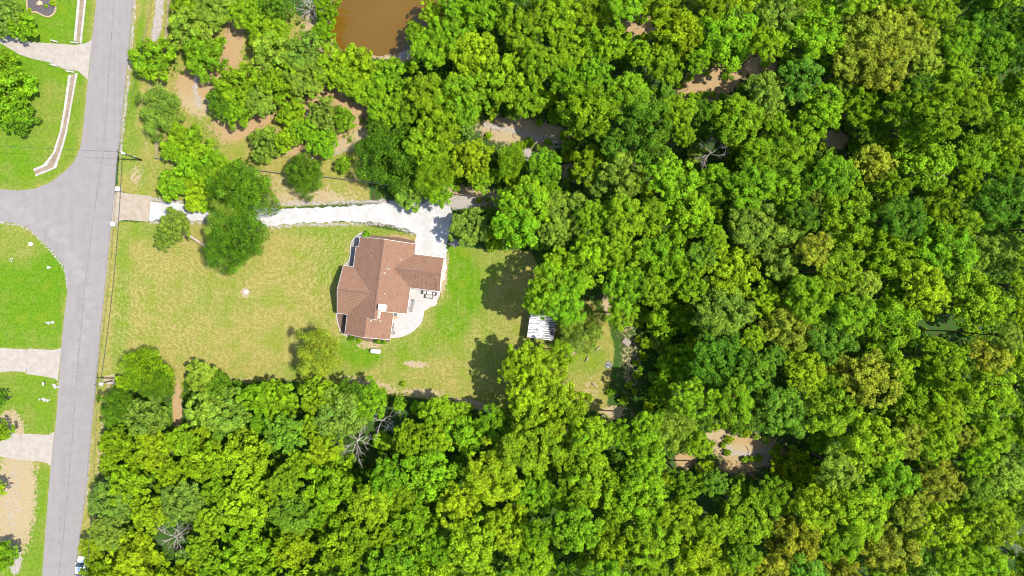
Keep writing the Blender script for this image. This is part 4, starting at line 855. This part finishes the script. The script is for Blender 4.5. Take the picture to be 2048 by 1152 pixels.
# ------------------------------------------------------------------ pillars, rocks, small yard things
for (x, y, l) in ((240,379,'upper'),(231,449,'lower')):
    e = empty('entrance_pillar', P(x, y), -.08); tag(e, 'short white masonry pillar at the %s side of the driveway entrance' % l, 'pillar', 'white pillars flanking the driveway')
    MB().box((0,0,.5),(.85,.85,1.0)).build('shaft', M['conc_white'], e); MB().box((0,0,1.04),(1.0,1.0,.09)).build('cap', M['white'], e)
for (x, y, w_, a, l) in ((110,83,1.5,-.25,'upper left'),(150,86,1.6,-.1,'upper right'),(108,131,1.4,-.3,'lower left'),(142,144,1.7,-.15,'lower right')):
    o = MB().box((*P(x, y)[:2], .18), (w_, .3, .5), a).build('culvert_headwall', M['conc_white']); tag(o, 'low white concrete headwall at the %s side of the top driveway' % l, 'headwall', 'headwalls of the top driveway')
def rock_mesh(seed, s):
    r = random.Random(seed); bm = bmesh.new(); bmesh.ops.create_icosphere(bm, subdivisions=1, radius=s)
    for v in bm.verts: v.co = Vector((v.co.x*r.uniform(.8,1.3), v.co.y*r.uniform(.7,1.1), v.co.z*r.uniform(.45,.7)))
    me = bpy.data.meshes.new('rock'); bm.to_mesh(me); bm.free(); me.materials.append(M['rock']); return me
RK = [rock_mesh(i, .3) for i in range(4)]
def rocks(px, py, n, sx, sy, lab, sc=1.0):
    r = random.Random(px); x, y, _ = P(px, py); e = empty('rock_pile', (x, y, 0)); tag(e, lab, 'rocks', 'white rock piles on the verges')
    for k in range(n):
        o = bpy.data.objects.new('rock', RK[k % 4]); COL.objects.link(o); o.parent = e; o.location = (r.gauss(0, sx*K/2), r.gauss(0, sy*K/2), .08); o.rotation_euler = (0, 0, r.uniform(0, 6)); s = sc*r.uniform(.35, 1.0); o.scale = (s, s, s)
rocks(102,645,16,8,3,'white rocks scattered in the left lawn above the middle driveway',.9)
rocks(91,799,18,9,3,'white rocks in the ditch below the middle left driveway')
rocks(110,772,20,5,6,'white rocks at the culvert mouth beside the road, left side')
rocks(203,770,14,4,2,'white rocks at the foot of the lower utility pole')
rocks(226,766,16,10,2,'white rubble strip right of the road by the lower utility pole')
rocks(24,520,6,4,3,'pale stones in the left lawn below the side street',.7)
rocks(322,497,4,3,3,'small pale stones in the lawn under the leaning tree',.6)
rocks(1055,305,9,6,8,'white rubble heap in the sandy clearing',.7)
rocks(822,728,8,2.5,2.5,'left one of two white stone patches south of the house',.5)
rocks(843,730,9,3,2.5,'right one of two white stone patches south of the house',.5)
rocks(1072,280,8,9,5,'broad patch of white rubble on the sandy clearing\'s track',.6)
rocks(565,735,5,14,5,'few pale stones in the dry lawn left of the olive tree',.45)
e = empty('valve_box', P(62,488)); tag(e, 'greenish round utility cover with white ring in the left lawn', 'utility cover')
MB().tube([(0,0,0),(0,0,.16)],.5,16).build('ring', M['conc_white'], e); MB().tube([(0,0,.14),(0,0,.2)],.36,16).build('lid', M['green_box'], e)
e = empty('standpipe', P(101,535)); tag(e, 'short white standpipe with cap on the left lawn', 'standpipe')
MB().tube([(0,0,0),(0,0,.7)],.2,12).build('pipe', M['white'], e); MB().tube([(0,0,.7),(0,0,.8)],.27,12).build('cap', M['metal_white'], e)
e = empty('mailbox', P(93,766)); tag(e, 'white mailbox on a post beside the middle left driveway', 'mailbox')
MB().box((0,0,.5),(.12,.12,1.0)).build('post', M['old_wood'], e); MB().tube([(0,-.35,1.15),(0,.35,1.15)],.2,10).build('box', M['white'], e)
# stump ring in the lawn
e = empty('stump', P(491.5,584)); tag(e, 'grey cut tree stump in the open lawn', 'tree stump')
MB().tube([(0,0,0),(0,0,.18),(0,0,.2)],[.62,.5,.46],14).build('wood', M['deadwood'], e)
for k in range(6):
    a = k*1.05+.2; MB().tube([(math.cos(a)*.4,math.sin(a)*.4,.1),(math.cos(a)*.95,math.sin(a)*.95,.02)],[.12,.04],6).build('root', M['deadwood'], e)
# log seats and fire pit
for (x,y,L,a,l) in ((1174,718,1.2,1.1,'pale log seat lying in the small clearing, left of the fire pit'),(1196,697,1.3,.6,'pale log seat at the shade edge above the fire pit'),(1190,771,1.5,-.6,'pale log seat at the clearing\'s right side, below the fire pit')):
    e = empty('log_bench', P(x,y), a); tag(e, l, 'log', 'log seats around the fire pit')
    MB().tube([(-L/2,0,.3),(L/2,0,.3)],.17,10).build('log', M['pale_wood'], e, True)
    for s in (-L*.3, L*.3): MB().box((s,0,.1),(.2,.36,.2)).build('support', M['old_wood'], e)
e = empty('fire_pit', P(1217,730)); tag(e, 'round fire pit ringed with grey stones in the clearing', 'fire pit')
r_ = random.Random(9); FS = rock_mesh(55, .17); FS.materials[0] = simple('fire_stone', (.10,.095,.09), .9, var=.3)
for k in range(16):
    a = k*math.pi/8; o = bpy.data.objects.new('stone', FS); COL.objects.link(o); o.parent = e; o.location = (math.cos(a)*.72+r_.uniform(-.08,.08), math.sin(a)*.72+r_.uniform(-.08,.08), .1); o.rotation_euler = (0,0,a)
MB().tube([(0,0,.01),(0,0,.06)],.6,16).build('ash_bed', simple('ash',(.2,.19,.19),.95,var=.4,scale=8), e)
r_ = random.Random(9)
for k in range(7): a = r_.uniform(0,6.3); MB().tube([(math.cos(a)*.5,math.sin(a)*.5,.1),(-math.cos(a)*.3,-math.sin(a)*.3,.25)],.06,6).build('charred_log', M['black'], e)
e = empty('wooden_platform', P(1253,684), -.7); tag(e, 'dark weathered wooden platform in the shade right of the clearing', 'platform')
for k in range(7): MB().box((-.75+k*.25,0,.3),(.22,1.3,.05)).build('plank', M['old_wood'], e)
for s in (-.5,.5): MB().box((0,s,.14),(1.7,.1,.26)).build('beam', M['old_wood'], e)
e = empty('survey_stake', P(272,355), .9); tag(e,'thin tan board lying on the verge near the driveway','board'); MB().box((0,0,.04),(1.6,.1,.05)).build('board', M['tanwood'], e)
# mulch bed with stone edging
bed = [(58,-12),(54,5),(56,22),(63,25),(73,24),(82,29),(90,33),(99,34),(107,29),(112,20),(112,8),(108,-10),(90,-20),(70,-20)]
slab(gp(bed), -.02, .05).build('mulch_bed', M['mulch'])['kind'] = 'structure'
e = empty('stone_edging', (0,0,0)); tag(e, 'tan stone edging around the dark mulch bed at upper left', 'stone edging')
gb = [Vector((*P(a,b)[:2], .1)) for a,b in bed]
for a, b in zip(gb, gb[1:]+gb[:1]):
    n = max(1, round((b-a).length/.38))
    for i in range(n):
        p = a.lerp(b, (i+.5)/n); d = (b-a).normalized(); MB().box(tuple(p), (.34, .28, .22), math.atan2(d.y, d.x)+r_.uniform(-.15,.15), .85).build('stone', M['tan_stone'], e)
e = empty('boulder', P(80,7)); tag(e, 'tan boulder in the dark mulch bed', 'boulder'); o = bpy.data.objects.new('rock', rock_mesh(77,.7)); COL.objects.link(o); o.parent = e; o.data.materials[0] = M['tan_stone']; o.location = (0,0,.2)
# ------------------------------------------------------------------ parked car
def car():
    e = empty('parked_car', P(165.5,1131), math.radians(-82+90-90)); e.rotation_euler = (0,0,math.radians(83)); tag(e, 'silver-white car parked on the verge under the trees at bottom left', 'car')
    m = MB(); L = [(-2.2,.75,.45,.75),(-2.25,.82,.35,.9),(-1.9,.88,.3,.98),(-.9,.9,.28,1.0),(1.0,.9,.28,.95),(1.9,.86,.3,.86),(2.25,.78,.36,.72),(2.3,.6,.45,.6)]
    n0 = 0
    for (x, hw, z0, z1) in L: m.v += [(x,-hw,z0),(x,-hw,(z0+z1)/2+.05),(x,-hw*.86,z1),(x,hw*.86,z1),(x,hw,(z0+z1)/2+.05),(x,hw,z0)]
    for i in range(len(L)-1):
        for k in range(6): a = i*6+k; b = i*6+(k+1) % 6; m.f.append((a, b, b+6, a+6))
    m.f.append((5,4,3,2,1,0)); q = (len(L)-1)*6; m.f.append(tuple(q+k for k in range(6))); m.build('body', M['car_paint'], e)
    m = MB(); R = [(-1.95,.72,.98),(-1.25,.62,1.48),(.25,.62,1.5),(1.05,.74,.97)]
    g = MB()
    MB().poly([(-1.25,-.62,1.48),(.25,-.62,1.5),(.25,.62,1.5),(-1.25,.62,1.48)]).poly([(-1.25,.6,1.44),(.25,.6,1.46),(.25,-.6,1.46),(-1.25,-.6,1.44)]).build('roof', M['car_paint'], e)
    MB().poly([(.25,-.61,1.49),(1.05,-.74,.95),(1.05,.74,.95),(.25,.61,1.49)]).build('windscreen', M['glass'], e)
    MB().poly([(-1.25,.61,1.47),(-1.95,.72,.97),(-1.95,-.72,.97),(-1.25,-.61,1.47)]).build('rear_window', M['glass'], e)
    for s in (-1, 1):
        p = [(-1.95,s*.73,.97),(1.05,s*.75,.95),(.25,s*.62,1.49),(-1.25,s*.62,1.47)]
        MB().poly(p if s < 0 else p[::-1]).build('side_window', M['glass'], e)
        for x in (-1.35, 1.4):
            wl = MB().tube([(x,s*.72,.33),(x,s*.92,.33)],.33,16).build('wheel', M['rubber'], e); MB().tube([(x,s*.9,.33),(x,s*.935,.33)],.2,12).build('rim', M['metal_white'], wl)
        MB().box((2.2,s*.55,.62),(.12,.3,.14)).build('headlight', M['metal_white'], e); MB().box((-2.2,s*.6,.75),(.1,.25,.16)).build('taillight', simple('red_lens',(.4,.02,.02),.3), e)
        MB().box((.75,s*.98,1.0),(.18,.16,.12)).build('mirror', M['car_paint'], e)
car()
